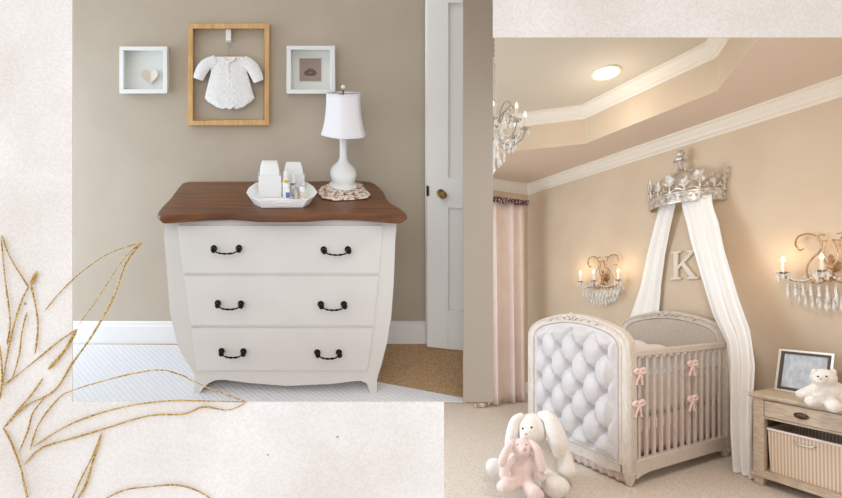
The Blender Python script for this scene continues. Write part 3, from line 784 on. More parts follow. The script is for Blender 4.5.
# ---------------- crib
UC, VF, VB = 2.28, 2.434, 3.575
crib = tR('baby_crib', 'limewashed wood baby crib with silver tufted end panel', 'crib', (3.0, UC, 0))
OUT = [(0, 1.112), (.10, 1.105), (.2, 1.086), (.3, 1.060), (.38, 1.032), (.43, 1.002), (.46, .970), (.478, .93), (.482, .88)]
INN = [(0, 1.046), (.10, 1.040), (.2, 1.024), (.27, 1.008), (.33, .987), (.37, .962), (.39, .935), (.400, .90), (.402, .86)]
def end_frame(vf, dirn, zbot, name='end_frame'):
    # dirn -1: the moulded face looks toward smaller v
    po = [(s_, z) for s_, z in OUT]; pi = [(s_, z) for s_, z in INN]
    path = []
    for z in (zbot, .3, .6): path.append(((.482, z), (.402, max(z, .14))))
    for a, b in zip(po[::-1], pi[::-1]): path.append((a, b))
    full = [((a[0], a[1]), (b[0], b[1])) for a, b in path]
    mir = [((-a[0], a[1]), (-b[0], b[1])) for a, b in path[:-1]][::-1]
    full = full+mir
    prof = [(0, .06), (0, .004), (.08, -.004), (.2, -.008), (.28, -.003), (.36, .002), (.55, .004), (.72, .002), (.80, -.006), (.92, -.008), (1, 0), (1, .045)]
    rs = []
    for a, b in full:
        rs.append([(vf-dirn*(0) + (-dirn)*0 + (w if dirn < 0 else -w), UC+a[0]+(b[0]-a[0])*f_, a[1]+(b[1]-a[1])*f_) for f_, w in prof])
    m = MB(R); m.rings(rs, cap=True); return m
m = end_frame(VF, -1, .10); fb = m.build('end_frame', M['crib_wood'], crib, smooth=35)
m = MB(R); m.box((VF-.001, UC-.41, .075), (VF+.045, UC+.41, .14)); m.prism([(VF-.009, UC-.405, .132), (VF-.009, UC+.405, .132), (VF-.009, UC+.405, .145), (VF-.009, UC-.405, .145)], (.02, 0, 0))
# scalloped lower edge
pl = [(-.41, .076)]+[(-.41+.82*i/24, .076-.018*abs(math.sin(PI*i/8))**1.5*(.4+.6*abs(math.cos(PI*i/24)))) for i in range(1, 24)]+[(.41, .076), (.41, .09), (-.41, .09)]
m.prism([(VF+.002, UC+a, z) for a, z in pl], (.03, 0, 0))
m.build('bottom_rail', M['crib_wood'], crib, bevel=.002)
# carved crest: shell and leaves
def crest(vv, sgn, h=0):
    m = MB(R)
    zc = 1.085
    for a in range(-4, 5):
        an = math.radians(90+a*19); ln = .034-.002*abs(a)
        m.ball((vv, UC+math.cos(an)*ln*.6, zc+math.sin(an)*ln*.6), (.010, .0065, ln*.55), Matrix.Rotation(-(an-PI/2)*-1, 3, 'X'), 8, 6)
    m.ball((vv, UC, zc-.004), (.014, .012, .012))
    for sd in (-1, 1):
        pts = spline([(vv, UC+sd*s_, z) for s_, z in ((.02, 1.07), (.06, 1.088), (.10, 1.078), (.14, 1.082), (.20, 1.062), (.27, 1.048))], 5)
        m.tube(pts, [.009-.006*i/len(pts) for i in range(len(pts))], 8)
        for k_, (s_, z) in enumerate(((.05, 1.096), (.085, 1.072), (.12, 1.089), (.155, 1.066), (.19, 1.074), (.23, 1.05))):
            m.ball((vv, UC+sd*s_, z), (.008, .018, .006), Matrix.Rotation(sd*(.6 if k_ % 2 else -.5), 3, 'X'), 8, 6)
    return m
crest(VF-.004, -1).build('carved_crest', M['crib_wood'], crib)
# tufted cushion
def inside_w(z):       # half width of the panel at height z
    if z <= .80: return .402
    tab = sorted([(zz_, s_) for s_, zz_ in INN]); return interp(tab, z)
bu = [2.628-UC-.03, ]
DX, DY, Z0B = .204, .268, .86
def tuft(q, t_):
    z = .145+(1.043-.145)*t_; w = max(inside_w(z), .004)
    x = w*(2*q-1)
    xe = .402*(2*q-1)
    x = x
    # lattice: rows of four buttons at x=-.306,-.102,.102,.306, rows of three in between
    a = ((x+.306)/DX+(z-Z0B)/DY); b = ((x+.306)/DX-(z-Z0B)/DY)
    sa = abs(math.sin(PI*a)); sb = abs(math.sin(PI*b))
    db = math.sqrt((sa*sa+sb*sb)/2); h = .45*(sa*sb)**.5+.55*min(1, db*1.6)
    # distance to the border
    zt_ = interp(INN, abs(x)) if abs(x) < .4 else .82
    dist = min(.402-abs(x), z-.14, (zt_-z) if z > .6 else 1)
    e = max(0, min(1, dist/.045)); ee = math.sqrt(1-(1-e)**2)
    far = max(0, min(1, (dist-.02)/.05))
    hh = ee*(.030*(1-far*.0)+.0)+far*(-.050+.094*h)
    return (VF+.020-hh-.008, UC+x, z)
m = MB(R); m.grid(tuft, 170, 170); m.build('tufted_panel', M['tuft'], crib, smooth=180)
row = 0; z = Z0B+DY/2
k_ = 0
for r_ in range(-6, 3):
    z = Z0B+r_*DY/2
    xs_ = (-.306, -.102, .102, .306) if r_ % 2 == 0 else (-.204, 0, .204)
    if z < .19 or z > 1.02: continue
    for x in xs_:
        m = MB(R); m.ball((VF+.020, UC+x, z), (.006, .0095, .0095), None, 12, 6); m.build('tuft_button', M['tuft'], crib)
# corner posts and fluted feet
for (v_, s_) in ((VF+.03, 1), (VF+.03, -1), (VB-.0, 1), (VB-.0, -1)):
    uu = UC+s_*.455
    m = MB(R); m.box((v_-.028, uu-.03, .075), (v_+.038, uu+.03, .875))
    for k_ in range(3): m.tube([(v_-.018+.02*k_+.002, uu-s_*-.03, .10), (v_-.018+.02*k_+.002, uu+s_*.03, .84)], .005, 6)
    m.build('post', M['crib_wood'], crib, bevel=.004)
    m = MB(R); rs = []
    for r, z in ((.014, 0), (.019, .004), (.024, .02), (.036, .06), (.038, .066), (.031, .068), (.034, .076)):
        rs.append([(v_+.004+r*(1+(.08*math.cos(8*2*PI*i/32) if z < .062 else 0))*math.cos(2*PI*i/32), uu+r*(1+(.08*math.cos(8*2*PI*i/32) if z < .062 else 0))*math.sin(2*PI*i/32), z) for i in range(32)])
    m.rings(rs); m.build('foot', M['crib_wood'], crib, smooth=50)
# headboard
m = end_frame(VB, -1, .10); m.build('end_frame', M['crib_wood'], crib, smooth=35)
m = MB(R)
def flatp(q, t_):
    z = .2+(1.043-.2)*t_; w = max(inside_w(z), .004); return (VB+.012-.010*math.sin(PI*q)*math.sin(PI*min(1, t_*1.1)), UC+w*(2*q-1), z)
m.grid(flatp, 40, 40); m.build('padded_headboard', M['taupe_fabric'], crib, smooth=180, solid=.02, label='plain taupe padded headboard')
crest(VB-.004, -1).build('carved_crest', M['crib_wood'], crib)
# side rails with slats
for sd in (-1, 1):
    uu = UC+sd*.465
    m = MB(R); m.box((VF+.065, uu-.02, .845), (VB-.028, uu+.02, .888)); m.build('top_rail', M['crib_wood'], crib, bevel=.006)
    m = MB(R)
    pl = [(VF+.065, .045)]+[(VF+.065+(VB-.093-VF)*i/16, .045+.028*min(1, (1-abs(2*i/16-1))*5)) for i in range(1, 16)]+[(VB-.028, .045), (VB-.028, .168), (VF+.065, .168)]
    m.prism([(v_, uu-.02, z) for v_, z in pl], (0, .04, 0)); m.build('bottom_rail', M['crib_wood'], crib, bevel=.004)
    for i in range(13):
        v_ = VF+.11+i*.0785
        m = MB(R); m.box((v_-.011, uu-.010, .165), (v_+.011, uu+.010, .848)); m.build('slat', M['crib_wood'], crib, bevel=.003)
# dust ruffle
m = MB(R)
def dr_(q, t_): return (VF+.022+.010*math.sin(q*2*PI*13)*t_, UC-.43+.86*q, .14-(.128)*t_)
m.grid(dr_, 130, 8); 
rfo = m.build('dust_ruffle', M['ruffle_pink'], smooth=180, solid=.003)
tag(rfo, 'dusty pink dust ruffle under the tufted crib end', 'bed skirt')
# mattress, bumper, blanket
m = MB(R); m.box((VF+.07, UC-.42, .30), (VB-.03, UC+.42, .42))
tag(m.build('crib_mattress', M['bedding'], bevel=.03), 'white mattress inside the crib behind the slats', 'mattress')
bt = tR('crib_bumper', 'gathered pinkish crib bumper with white top ruffle behind the slats', 'crib bumper', (3.0, UC-.42, .43))
m = MB(R)
m.grid(lambda q, t_: (VF+.08+(VB-VF-.13)*q, UC-.418+.010*math.sin(q*2*PI*26)*(1-t_*.4), .43+.27*t_), 220, 6); m.build('pad', M['bumper'], bt, smooth=180, solid=.012)
m = MB(R)
m.grid(lambda q, t_: (VF+.08+(VB-VF-.13)*q, UC-.422+.010*math.sin(q*2*PI*26)*(.6+t_*.6), .69+.13*t_), 220, 5); m.build('ruffle', M['bumper_top'], bt, smooth=180, solid=.006)
m = MB(R)
m.grid(lambda q, t_: (VF+.08+(VB-VF-.13)*q, UC-.418+.010*math.sin(q*2*PI*26), .16+.26*t_), 220, 5)
tag(m.build('crib_skirt', M['ruffle_pink'], smooth=180, solid=.004), 'pinkish gathered cloth panel below the bumper behind the side slats', 'bed skirt')
m = MB(R)
for c, r_ in (((3.42, 2.46, .64), (.11, .2, .215)), ((3.43, 2.28, .63), (.10, .22, .205)), ((3.44, 2.10, .62), (.10, .2, .195))): m.ball(c, r_)
tag(m.build('pillow', M['bedding'], remesh=.02), 'blush white pillow standing against the crib headboard', 'pillow')
# bows
def bow(v_, z, label):
    u_ = UC-.465-.018
    t = tR('ribbon_bow', label, 'bow', (v_, u_, z), 'pink bows on the crib slats')
    for sd in (-1, 1):
        m = MB(R)
        m.tube(spline([(v_, u_, z), (v_+sd*.028, u_-.012, z+.022), (v_+sd*.052, u_-.012, z+.008), (v_+sd*.032, u_-.008, z-.008), (v_, u_, z)], 5), [.004]+[.011]*19+[.004], 8); m.build('loop', M['bow'], t)
        m = MB(R)
        m.tube(spline([(v_, u_, z), (v_+sd*.012, u_-.010, z-.028), (v_+sd*.022, u_-.006, z-.058), (v_+sd*.03, u_-.006, z-.082)], 5), [.004]+[.009]*14+[.011], 8); m.build('tail', M['bow'], t)
    m = MB(R); m.ball((v_, u_-.006, z), (.013, .012, .012)); m.build('knot', M['bow'], t)
for (px, py, lb) in ((638.5, 372, 'upper pink satin bow on the crib slats beside the tufted end'), (637.5, 404, 'lower pink satin bow on the crib slats beside the tufted end'),
                     (691, 364, 'upper pink satin bow at the middle of the crib slats'), (691, 399, 'lower pink satin bow at the middle of the crib slats')):
    p = pu(px, py, UC-.483); bow(p[0], p[2], lb)

# ---------------- crown canopy
cr = tR('crown_canopy', 'antique silver wall crown holding the white drapes', 'crown', (3.7, 2.2, 2.04))
CU0, CR_, CDP = 2.18, .305, .24
def cp(a, r=1, z=0): return (V0-.004-CDP*r*math.sin(a), CU0+CR_*r*math.cos(a), z)
m = MB(R)
bandp = [(0.97, 2.04), (1.03, 2.042), (1.035, 2.052), (1.0, 2.058), (1.0, 2.112), (1.035, 2.118), (1.035, 2.130), (.97, 2.132)]
m.rings([[cp(PI*i/48, r, z) for r, z in bandp] for i in range(49)], cap=True)
for i in range(1, 24):
    a = PI*i/24; c = cp(a, 1.01, 2.085); m.ball(c, (.011, .011, .017 if i % 2 else .009), None, 8, 6)
m.build('band', M['silver'], cr, smooth=40)
def palm(a, big):
    m = MB(R); base_ = Vector(cp(a, 1.0, 2.13)); tan = Vector((-CDP*math.cos(a), -CR_*math.sin(a), 0)).normalized(); out_ = Vector((-math.sin(a), math.cos(a)*.8, 0)).normalized()*.12+Vector((0, 0, 1)); out_.normalize()
    H = .155 if big else .105
    m.tube([base_, base_+out_*H*.8], [.010, .005], 8)
    for k_ in range(1, 7):
        f_ = k_/7
        for sd in (-1, 1):
            p0 = base_+out_*H*(.25+.55*f_); ang = math.radians(62-40*f_); ln = (.078 if big else .06)*(1-.35*f_)
            dr2 = tan*sd*math.sin(ang)+out_*math.cos(ang)
            m.tube([p0, p0+dr2*ln*.5+out_*.003, p0+dr2*ln+out_*.008], [.004, .0085, .003], 6)
    m.ball(base_+out_*H*.95, (.008, .008, .016), None, 8, 6)
    m.build('palmette', M['silver'], cr, smooth=60)
for i in range(9): palm(PI*(.03+.94*i/8), i % 2 == 0)
m = MB(R)
for i in range(8):
    a = PI*(.03+.94*(i+.5)/8); c = Vector(cp(a, 1.0, 2.16)); m.tube(spline([cp(PI*(.03+.94*i/8), 1, 2.135), c, cp(PI*(.03+.94*(i+1)/8), 1, 2.135)], 6), .006, 6); m.ball(c+Vector((0, 0, .012)), .011, None, 8, 6)
m.build('scroll_arches', M['silver'], cr)
m = MB(R)
for a0 in (.5, .25, .75):
    a = PI*a0; m.tube(spline([cp(a, .95, 2.13), cp(a, .75, 2.27), (V0-.12+.05*(0 if a0 == .5 else 1), CU0+(.07*math.cos(a)), 2.34), (V0-.09, CU0, 2.35)], 6), .011, 8)
m.build('arches', M['silver'], cr)
m = MB(R); cc = (V0-.10, CU0, 2.34)
m.lathe(cc, [(.02, 0), (.028, .01), (.018, .03), (.016, .06), (.02, .075), (.045, .082), (.048, .095), (.02, .10), (.014, .112), (.022, .12), (.032, .138), (.033, .15), (.026, .168), (.01, .176), (0, .178)], 20)
m.box((cc[0]-.012, cc[1]-.058, cc[2]+.082), (cc[0]+.012, cc[1]+.058, cc[2]+.1)); m.build('orb_cross', M['silver'], cr, smooth=50)

cr.location.z -= .03
# drapes
def ledge(tab): return tab
LL = [(203, 660), (225, 654), (255, 646), (285, 640), (321, 628), (332, 623), (360, 620)]
LR = [(203, 675), (225, 670), (255, 664), (285, 660), (312, 658), (340, 656), (360, 650)]
cn = tR('canopy_drape', 'white sheer drape falling from the crown to the left, behind the crib', 'drape', (3.66, 2.5, .5))
def dl_(q, t_):
    py = 196+(372-196)*t_; a = interp(LL, py); b = interp(LR, py); px = a+(b-a)*q
    base_ = 3.60+.045*min(1, t_*3)
    p = pv(px, py, base_); f_ = .016*math.sin(q*2*PI*2.2+t_*2)+.004*math.sin(q*17+t_*5)
    return (min(base_+f_, 3.69), p[1], p[2])
m = MB(R); m.grid(dl_, 60, 36); m.build('panel', M['voile'], cn, smooth=180, solid=.003)
cn = tR('canopy_drape', 'white sheer drape falling from the crown to the floor beside the nightstand', 'drape', (3.35, 1.6, 0))
RL = [(200, 682), (207, 682), (222, 686), (240, 690), (275, 700), (315, 712), (343, 726), (380, 728), (430, 730), (470, 734), (478, 737)]
RR = [(196, 712), (205, 713), (222, 719), (250, 725), (300, 740), (330, 751), (365, 756), (400, 754), (440, 752.5), (470, 753), (486, 754)]
def drr(q, t_):
    pa = 196+(474-196)*t_; pb = 194+(484-194)*t_
    py = pa+(pb-pa)*q; a = interp(RL, py); b = interp(RR, py); px = a+(b-a)*q
    base_ = interp([(0, 3.54), (.3, 3.45), (.55, 3.38), (.8, 3.36), (1, 3.33)], t_)-.03*q*t_
    p = pv(px, py, base_); f_ = (.008+.020*t_)*math.sin(q*2*PI*2.6+t_*3)+.006*t_*math.sin(q*23+t_*9)
    return (p[0]+f_, p[1], max(.008, p[2]))
m = MB(R); m.grid(drr, 110, 60); m.build('panel', M['voile'], cn, smooth=180, solid=.003)

# letter K
kt = []
k0 = pv(671, 252, 3.68); k1 = pv(697, 279, 3.68)
uK, zK, zKt = k0[1], 1.385, 1.634
Wd, Ht = .235, zKt-zK
def kp(x, y): return (3.695, uK-x*Wd, zK+y*Ht)
m = MB(R); off = (-.028, 0, 0)
m.prism([kp(.0, 0), kp(.40, 0), kp(.40, .06), kp(.28, .09), kp(.28, .91), kp(.40, .94), kp(.40, 1), kp(0, 1), kp(0, .94), kp(.12, .91), kp(.12, .09), kp(0, .06)], off)
m.prism([kp(.28, .36), kp(.28, .48), kp(.70, .91), kp(.60, .94), kp(.60, 1), kp(.95, 1), kp(.95, .94), kp(.84, .91), kp(.50, .565), kp(.40, .46)], off)
m.prism([kp(.40, .50), kp(.50, .60), kp(.90, .09), kp(1.0, .06), kp(1.0, 0), kp(.62, 0), kp(.62, .06), kp(.70, .09)], off)
tag(m.build('letter', M['letter'], bevel=.003), 'cream wooden letter K on the wall under the crown', 'wall letter')

# ---------------- nightstand
ns = tR('nightstand', 'weathered wood nightstand with one drawer and an open shelf', 'nightstand', (3.45, 1.22, 0))
nv0, nv1, nu0, nu1 = 3.238, 3.66, .965, 1.48
m = MB(R); m.box((nv0-.022, nu0-.022, .578), (nv1+.02, nu1+.022, .602)); m.build('top', M['ns_wood'], ns, bevel=.005)
for v_ in (nv0, nv1-.05):
    for u_ in (nu0, nu1-.06):
        m = MB(R); m.box((v_, u_, .06), (v_+.05, u_+.06, .578))
        rs = [[(v_+.025+sx*r, u_+.03+sy*(r+.005), z) for sx, sy in ((-1, -1), (1, -1), (1, 1), (-1, 1))] for r, z in ((.017, 0), (.019, .006), (.024, .052), (.029, .058), (.029, .064))]
        m.rings(rs); m.build('leg', M['ns_wood'], ns, bevel=.002)
m = MB(R)
for u_ in (nu0+.01, nu1-.026): m.box((nv0+.05, u_, .07), (nv1-.05, u_+.016, .578))
m.box((nv1-.02, nu0+.06, .07), (nv1-.008, nu1-.06, .578)); m.build('side_panel', M['ns_wood'], ns)
m = MB(R); m.box((nv0+.004, nu0+.02, .072), (nv1-.02, nu1-.02, .098)); m.box((nv0-.012, nu0-.012, .060), (nv0+.03, nu1+.012, .082)); m.build('shelf', M['ns_wood'], ns, bevel=.003)
m = MB(R); m.box((nv0+.004, nu0+.06, .445), (nv0+.04, nu1-.06, .458)); m.box((nv0+.004, nu0+.06, .566), (nv0+.04, nu1-.06, .578)); m.build('rail', M['ns_wood'], ns)
m = MB(R); m.box((nv0-.004, nu0+.064, .461), (nv0+.014, nu1-.064, .563)); m.box((nv0+.014, nu0+.08, .47), (nv1-.04, nu1-.08, .54)); dw = m.build('drawer', M['ns_wood'], ns, bevel=.003)
m = MB(R); c = (nv0-.006, (nu0+nu1)/2, .512); m.ball(c, (.012, .036, .018)); kn = m.build('knob', M['dark'], dw)
m = MB(R); m.tube([(nv0-.012, c[1]+.034*math.cos(a), c[2]+.017*math.sin(a)) for a in [2*PI*i/24 for i in range(25)]], .003, 6); m.build('rim', M['dark'], kn)
bk = tR('storage_basket', 'striped cloth lined basket on the lower shelf of the nightstand', 'basket', (3.4, 1.22, .10))
m = MB(R)
bu0, bu1 = nu0+.066, nu1-.068
rs = []
for z, g, w in ((.1, .012, 0), (.378, 0, 0), (.383, -.002, 0), (.383, .006, 1), (.11, .018, 1)):
    n_ = 10; ring = []
    for (a, b), (c_2, d_) in zip(((0, 0), (1, 0), (1, 1), (0, 1)), ((1, 0), (1, 1), (0, 1), (0, 0))):
        for k_ in range(8):
            f_ = k_/8; x = a+(c_2-a)*f_; y = b+(d_-b)*f_
            vv = nv0+.03+g+(.32-2*g)*x; uu = bu0+g+(bu1-bu0-2*g)*y
            dip = .0*math.sin(PI*y) if x == 0 and z > .3 else 0
            ring.append((vv, uu, z-dip))
    rs.append(ring)
m.rings(rs); m.build('basket_body', M['basket'], bk, smooth=30)
m = MB(R); m.tube([(nv0+.026, bu0+(bu1-bu0)*q, .378-.0*math.sin(PI*q)) for q in [i/20 for i in range(21)]], .008, 8); m.build('rolled_edge', M['bedding'], bk)
m = MB(R); m.tube(spline([(nv0+.02, bu0+(bu1-bu0)*q, z) for q, z in ((.36, .340), (.42, .328), (.58, .328), (.64, .340))], 5), .005, 8); m.build('handle', M['frame_silver'], bk)
# photo frame
pf = tR('photo_frame', 'silver photo frame with dark inner band leaning on the nightstand', 'photo frame', (3.5, 1.32, .602))
fu1, fu0, fw, fh = 1.452, 1.165, .0, .285
def pfp(x, y, o=0):      # x 0..1 from left, y height metres
    return (3.462+.25*y-o, fu1-(fu1-fu0)*x, .604+y*.97)
def pring(m, i0, i1, o0, o1):
    w = (fu1-fu0)
    def rc(i, o): return [pfp(i/w, i, o), pfp(1-i/w, i, o), pfp(1-i/w, fh-i, o), pfp(i/w, fh-i, o)]
    m.rings([rc(i0, 0), rc(i0, o0), rc(i1, o1), rc(i1, 0)], cap=False)
m = MB(R); pring(m, 0, .013, .016, .014); m.build('outer_frame', M['frame_silver'], pf, smooth=20)
m = MB(R); pring(m, .013, .03, .013, .011); m.build('inner_band', M['frame_dark'], pf, smooth=20)
m = MB(R); w_ = .03/(fu1-fu0); m.quadbox([pfp(w_, .03, .004), pfp(1-w_, .03, .004), pfp(1-w_, fh-.03, .004), pfp(w_, fh-.03, .004)], (.004, 0, 0)); m.build('picture', M['mirror_pic'], pf)
m = MB(R); m.quadbox([pfp(.4, .15, -.002), pfp(.6, .15, -.002), (3.60, fu1-.6*(fu1-fu0), .604), (3.60, fu1-.4*(fu1-fu0), .604)], (.004, 0, 0)); m.build('stand', M['frame_dark'], pf)

# ---------------- plush toys (world space, facing the viewer)
def fur(o): return o
def ell(m, px, py, Y, rx, ry, rz, tilt=0):
    k_ = Y/FPX; m.ball(P(px, py, Y), (rx*k_, ry*k_, rz*k_), Matrix.Rotation(tilt, 3, 'Y'), 20, 14)
def limb(m, pts, r):
    path = [P(*p) for p in pts]; k_ = pts[0][2]/FPX
    sp = spline(path, 5); n_ = len(sp)
    rr = [interp([(i/(len(r)-1), v_) for i, v_ in enumerate(r)], j/(n_-1))*k_ for j in range(n_)]
    m.tube(sp, rr, 14)
    m.ball(sp[0], rr[0], None, 12, 8); m.ball(sp[-1], rr[-1], None, 12, 8)
VX = .0075
bn = thing('plush_bunny', 'large ivory plush bunny sitting on the carpet against the crib end', 'stuffed toy', P(540, 488, 2.84))
m = MB()
ell(m, 540, 461, 2.84, 19, 15, 23); ell(m, 541, 472, 2.83, 21, 17, 17)
ell(m, 532, 429, 2.80, 15.5, 14, 15.5); ell(m, 528, 436, 2.72, 8.5, 7, 7.5)
limb(m, [(556, 448, 2.82), (564, 458, 2.78), (567, 470, 2.74)], [7, 8, 8.5])
limb(m, [(522, 450, 2.82), (513, 458, 2.78), (508, 466, 2.74)], [7, 7, 7])
limb(m, [(545, 478, 2.76), (551, 482, 2.66), (555, 486, 2.58)], [9, 10, 11])
limb(m, [(525, 474, 2.84), (510, 470, 2.82), (497, 468, 2.80)], [9, 9, 9])
ell(m, 494.5, 466.5, 2.79, 9, 7, 8.6)
ell(m, 557, 485, 2.56, 13, 9, 9.5, .3)
bd = m.build('body', M['plush'], bn, remesh=VX)
for pts, r in (([(541, 415, 2.78), (549, 418, 2.74), (555, 432, 2.71), (558, 442, 2.70), (559, 451, 2.70)], [4, 7, 9, 9.5, 7]), ([(521, 416, 2.80), (515, 421, 2.80), (512, 433, 2.79), (510.5, 443, 2.79), (510, 450, 2.79)], [3.5, 5, 6, 6, 5])):
    m = MB(); limb(m, pts, r); 
    m.build('ear', M['plush'], bn, remesh=VX)
m = MB()
for px in (522.8, 531.5): m.ball(P(px, 428.5 if px < 530 else 427.5, 2.675), .007)
m.build('eye', M['eye'], bn)
m = MB(); m.ball(P(526, 434, 2.665), (.011, .006, .008)); m.build('nose', M['nose'], bn)
b2 = thing('plush_bunny', 'small pale pink plush bunny sitting in the lap of the larger one', 'stuffed toy', P(521, 490, 2.66))
m = MB()
ell(m, 521.5, 471, 2.62, 13, 10, 16); ell(m, 521.5, 448, 2.60, 10.5, 9, 9.5); ell(m, 523.5, 450.5, 2.555, 6, 5, 5)
limb(m, [(512, 459, 2.60), (506, 466, 2.58), (503.5, 475, 2.57)], [4.5, 5, 5])
limb(m, [(532, 459, 2.60), (538, 468, 2.57), (541, 477, 2.55)], [4.5, 4.5, 4.5])
limb(m, [(515, 482, 2.58), (510, 485, 2.52), (505, 486, 2.48)], [6.5, 6.5, 7])
limb(m, [(527, 484, 2.57), (530, 489, 2.50), (534, 493, 2.46)], [6.5, 7, 8])
ell(m, 504, 486.5, 2.49, 8, 6, 6.5); ell(m, 535, 493, 2.46, 9.5, 7, 6.5, .4)
m.build('body', M['plush_pink'], b2, remesh=VX)
for pts, r in (([(513, 442, 2.60), (508, 448, 2.57), (504, 456, 2.55), (501.5, 463, 2.545)], [3, 4, 4.5, 4]), ([(530, 442, 2.60), (536, 448, 2.56), (539, 459, 2.54), (542, 468, 2.53)], [3, 4.2, 5, 4.5])):
    m = MB(); limb(m, pts, r); m.build('ear', M['plush_pink'], b2, remesh=VX)
m = MB(); m.ball(P(525, 449.5, 2.527), (.012, .005, .009)); m.build('nose', M['nose'], b2)
m = MB()
for px in (517.5, 526.5): m.ball(P(px, 444.5, 2.54), .004)
m.build('eye', M['eye'], b2)
br = thing('plush_bear', 'ivory plush bear sitting on the nightstand before the photo frame', 'stuffed toy', P(826, 408, 2.42))
m = MB()
ell(m, 827, 391, 2.46, 12.5, 11, 13); ell(m, 823.5, 377.5, 2.44, 11, 10, 8.8); ell(m, 820, 380, 2.39, 5, 5, 4.5)
limb(m, [(817, 387, 2.46), (808, 392, 2.48), (800.5, 394, 2.51)], [5, 5.5, 4.5])
limb(m, [(837, 387, 2.44), (843, 394, 2.42), (846, 401, 2.40)], [5, 5, 5])
limb(m, [(822, 400, 2.42), (816, 401, 2.37), (811, 401, 2.36)], [6, 5.5, 5.5])
limb(m, [(830, 402, 2.40), (832, 404, 2.34), (834, 406, 2.30)], [6, 6, 6.5])
m.build('body', M['plush'], br, remesh=.007)
for px in (814.5, 833):
    m = MB(); ell(m, px, 372.5, 2.45, 3.2, 2.4, 3.8); m.build('ear', M['plush'], br)
m = MB()
for px in (818, 826.5): m.ball(P(px, 376.5, 2.352 if px < 820 else 2.356), .005)
m.build('eye', M['eye'], br)
m = MB(); m.ball(P(820.5, 379, 2.335), (.008, .005, .006)); m.build('nose', M['nose'], br)

# ---------------- crystal sconces
def drop(parent, c, ln, w=.008, sp=R):
    m = MB(sp); c = Vector(c)
    m.lathe((c.x, c.y, c.z-ln), [(0, 0), (w, ln*.3), (w*.7, ln*.6), (.0012, ln*.95), (0, ln)], 6)
    m.ball((c.x, c.y, c.z+.006), .006, None, 6, 4)
    return m.build('crystal_drop', M['crystal'], parent, smooth=10)
def sconce(u0, z0, label, sc=1.0, group='crystal wall sconces'):
    t = tR('wall_sconce', label, 'wall light', (V0-.002, u0, z0), group)
    q = lambda dv_, du_, dz_: (V0-.002-dv_*sc, u0-du_*sc, z0+dz_*sc)     # du_ positive to the right
    m = MB(R); m.lathe(q(0, 0, 0), [(.035, 0), (.04, .008), (.03, .02), (0, .024)], 20, (-1, 0, 0)); m.lathe(q(.06, 0, -.06), [(0, -.05), (.012, -.03), (.02, 0), (.012, .03), (.02, .05), (.008, .09), (.016, .12), (0, .14)], 14)
    m.tube([q(.01, 0, 0), q(.06, 0, -.01)], .009, 8); m.build('back_plate', M['bronze'], t)
    for sd in (-1, 1):
        m = MB(R)
        m.tube(spline([q(.06, sd*a, b) for a, b in ((.015, -.09), (.07, -.115), (.115, -.07), (.12, 0), (.09, .06), (.055, .10), (.045, .15), (.07, .20), (.12, .225), (.17, .21), (.185, .16), (.165, .12), (.14, .125))], 6), .006, 7)
        m.tube(spline([q(.06, sd*a, b) for a, b in ((.01, .17), (.04, .165), (.06, .18), (.055, .21), (.03, .205))], 6), .005, 7)
        m.tube(spline([q(.06, sd*a, b) for a, b in ((.01, .0), (.035, .05), (.03, .11), (.01, .17))], 6), .005, 7)
        m.build('scroll', M['bronze'], t)
    for dv_, du_ in ((.12, -.23), (.19, 0), (.12, .23)):
        m = MB(R)
        m.tube(spline([q(.05, 0, -.05), q(.06+dv_*.3, du_*.4, -.10), q(dv_*.9, du_*.85, -.085), q(dv_, du_, -.04)], 6), .005, 7)
        m.lathe(q(dv_, du_, -.045), [(0, 0), (.012, .002), (.034, .012), (.036, .016), (.010, .012), (0, .012)], 16); ar = m.build('arm', M['bronze'], t)
        m = MB(R); m.lathe(q(dv_, du_, -.034), [(.0095, 0), (.0095, .07), (0, .071)], 10); m.build('candle', M['candle'], ar)
        m = MB(R); m.lathe(q(dv_, du_, .037), [(0, 0), (.009, .006), (.011, .016), (.006, .03), (0, .042)], 10); m.build('bulb', M['bulb'], ar)
        for a in range(7):
            an = 2*PI*a/7; c = q(dv_, du_, -.038); drop(ar, (c[0]+.034*math.cos(an), c[1]+.034*math.sin(an), c[2]), .045+.018*(a % 2), .0075)
    for (a0, b0) in (((.12, -.23), (.19, 0)), ((.19, 0), (.12, .23)), ((.03, -.12), (.12, -.23)), ((.03, .12), (.12, .23))):
        m = MB(R); pp = [q(a0[0]+(b0[0]-a0[0])*i/12, a0[1]+(b0[1]-a0[1])*i/12, -.04-.055*math.sin(PI*i/12)) for i in range(13)]
        m.tube(pp, .002, 5)
        for p in pp: m.ball(p, .0075, None, 6, 4)
        m.build('bead_swag', M['crystal'], t, smooth=10)
    rng = random.Random(7)
    for k_ in range(34):
        a = -1+2*k_/33; drop(t, q(.05+.07*(k_ % 3)/2, a*.23, -.08-.03*(1-a*a)-.045*(k_ % 3)/2), .055+.035*rng.random(), .010)
    for k_ in range(20):
        a = -1+2*k_/19; drop(t, q(.04+.05*(k_ % 2), a*.17, -.15-.05*(1-a*a)-.03*(k_ % 2)), .05+.03*rng.random(), .009)
    for k_ in range(7):
        drop(t, q(.08, -.06+.02*k_, -.24+.004*abs(k_-3)**2), .05, .007)
    return t
s1 = sconce(3.0, 1.43, 'lit bronze and crystal wall sconce left of the crib canopy')
s2 = copy_tree(s1); s2.location = R((V0-.002, 1.225, 1.44)); s2['label'] = 'lit bronze and crystal wall sconce above the nightstand'; s2['group'] = 'crystal wall sconces'

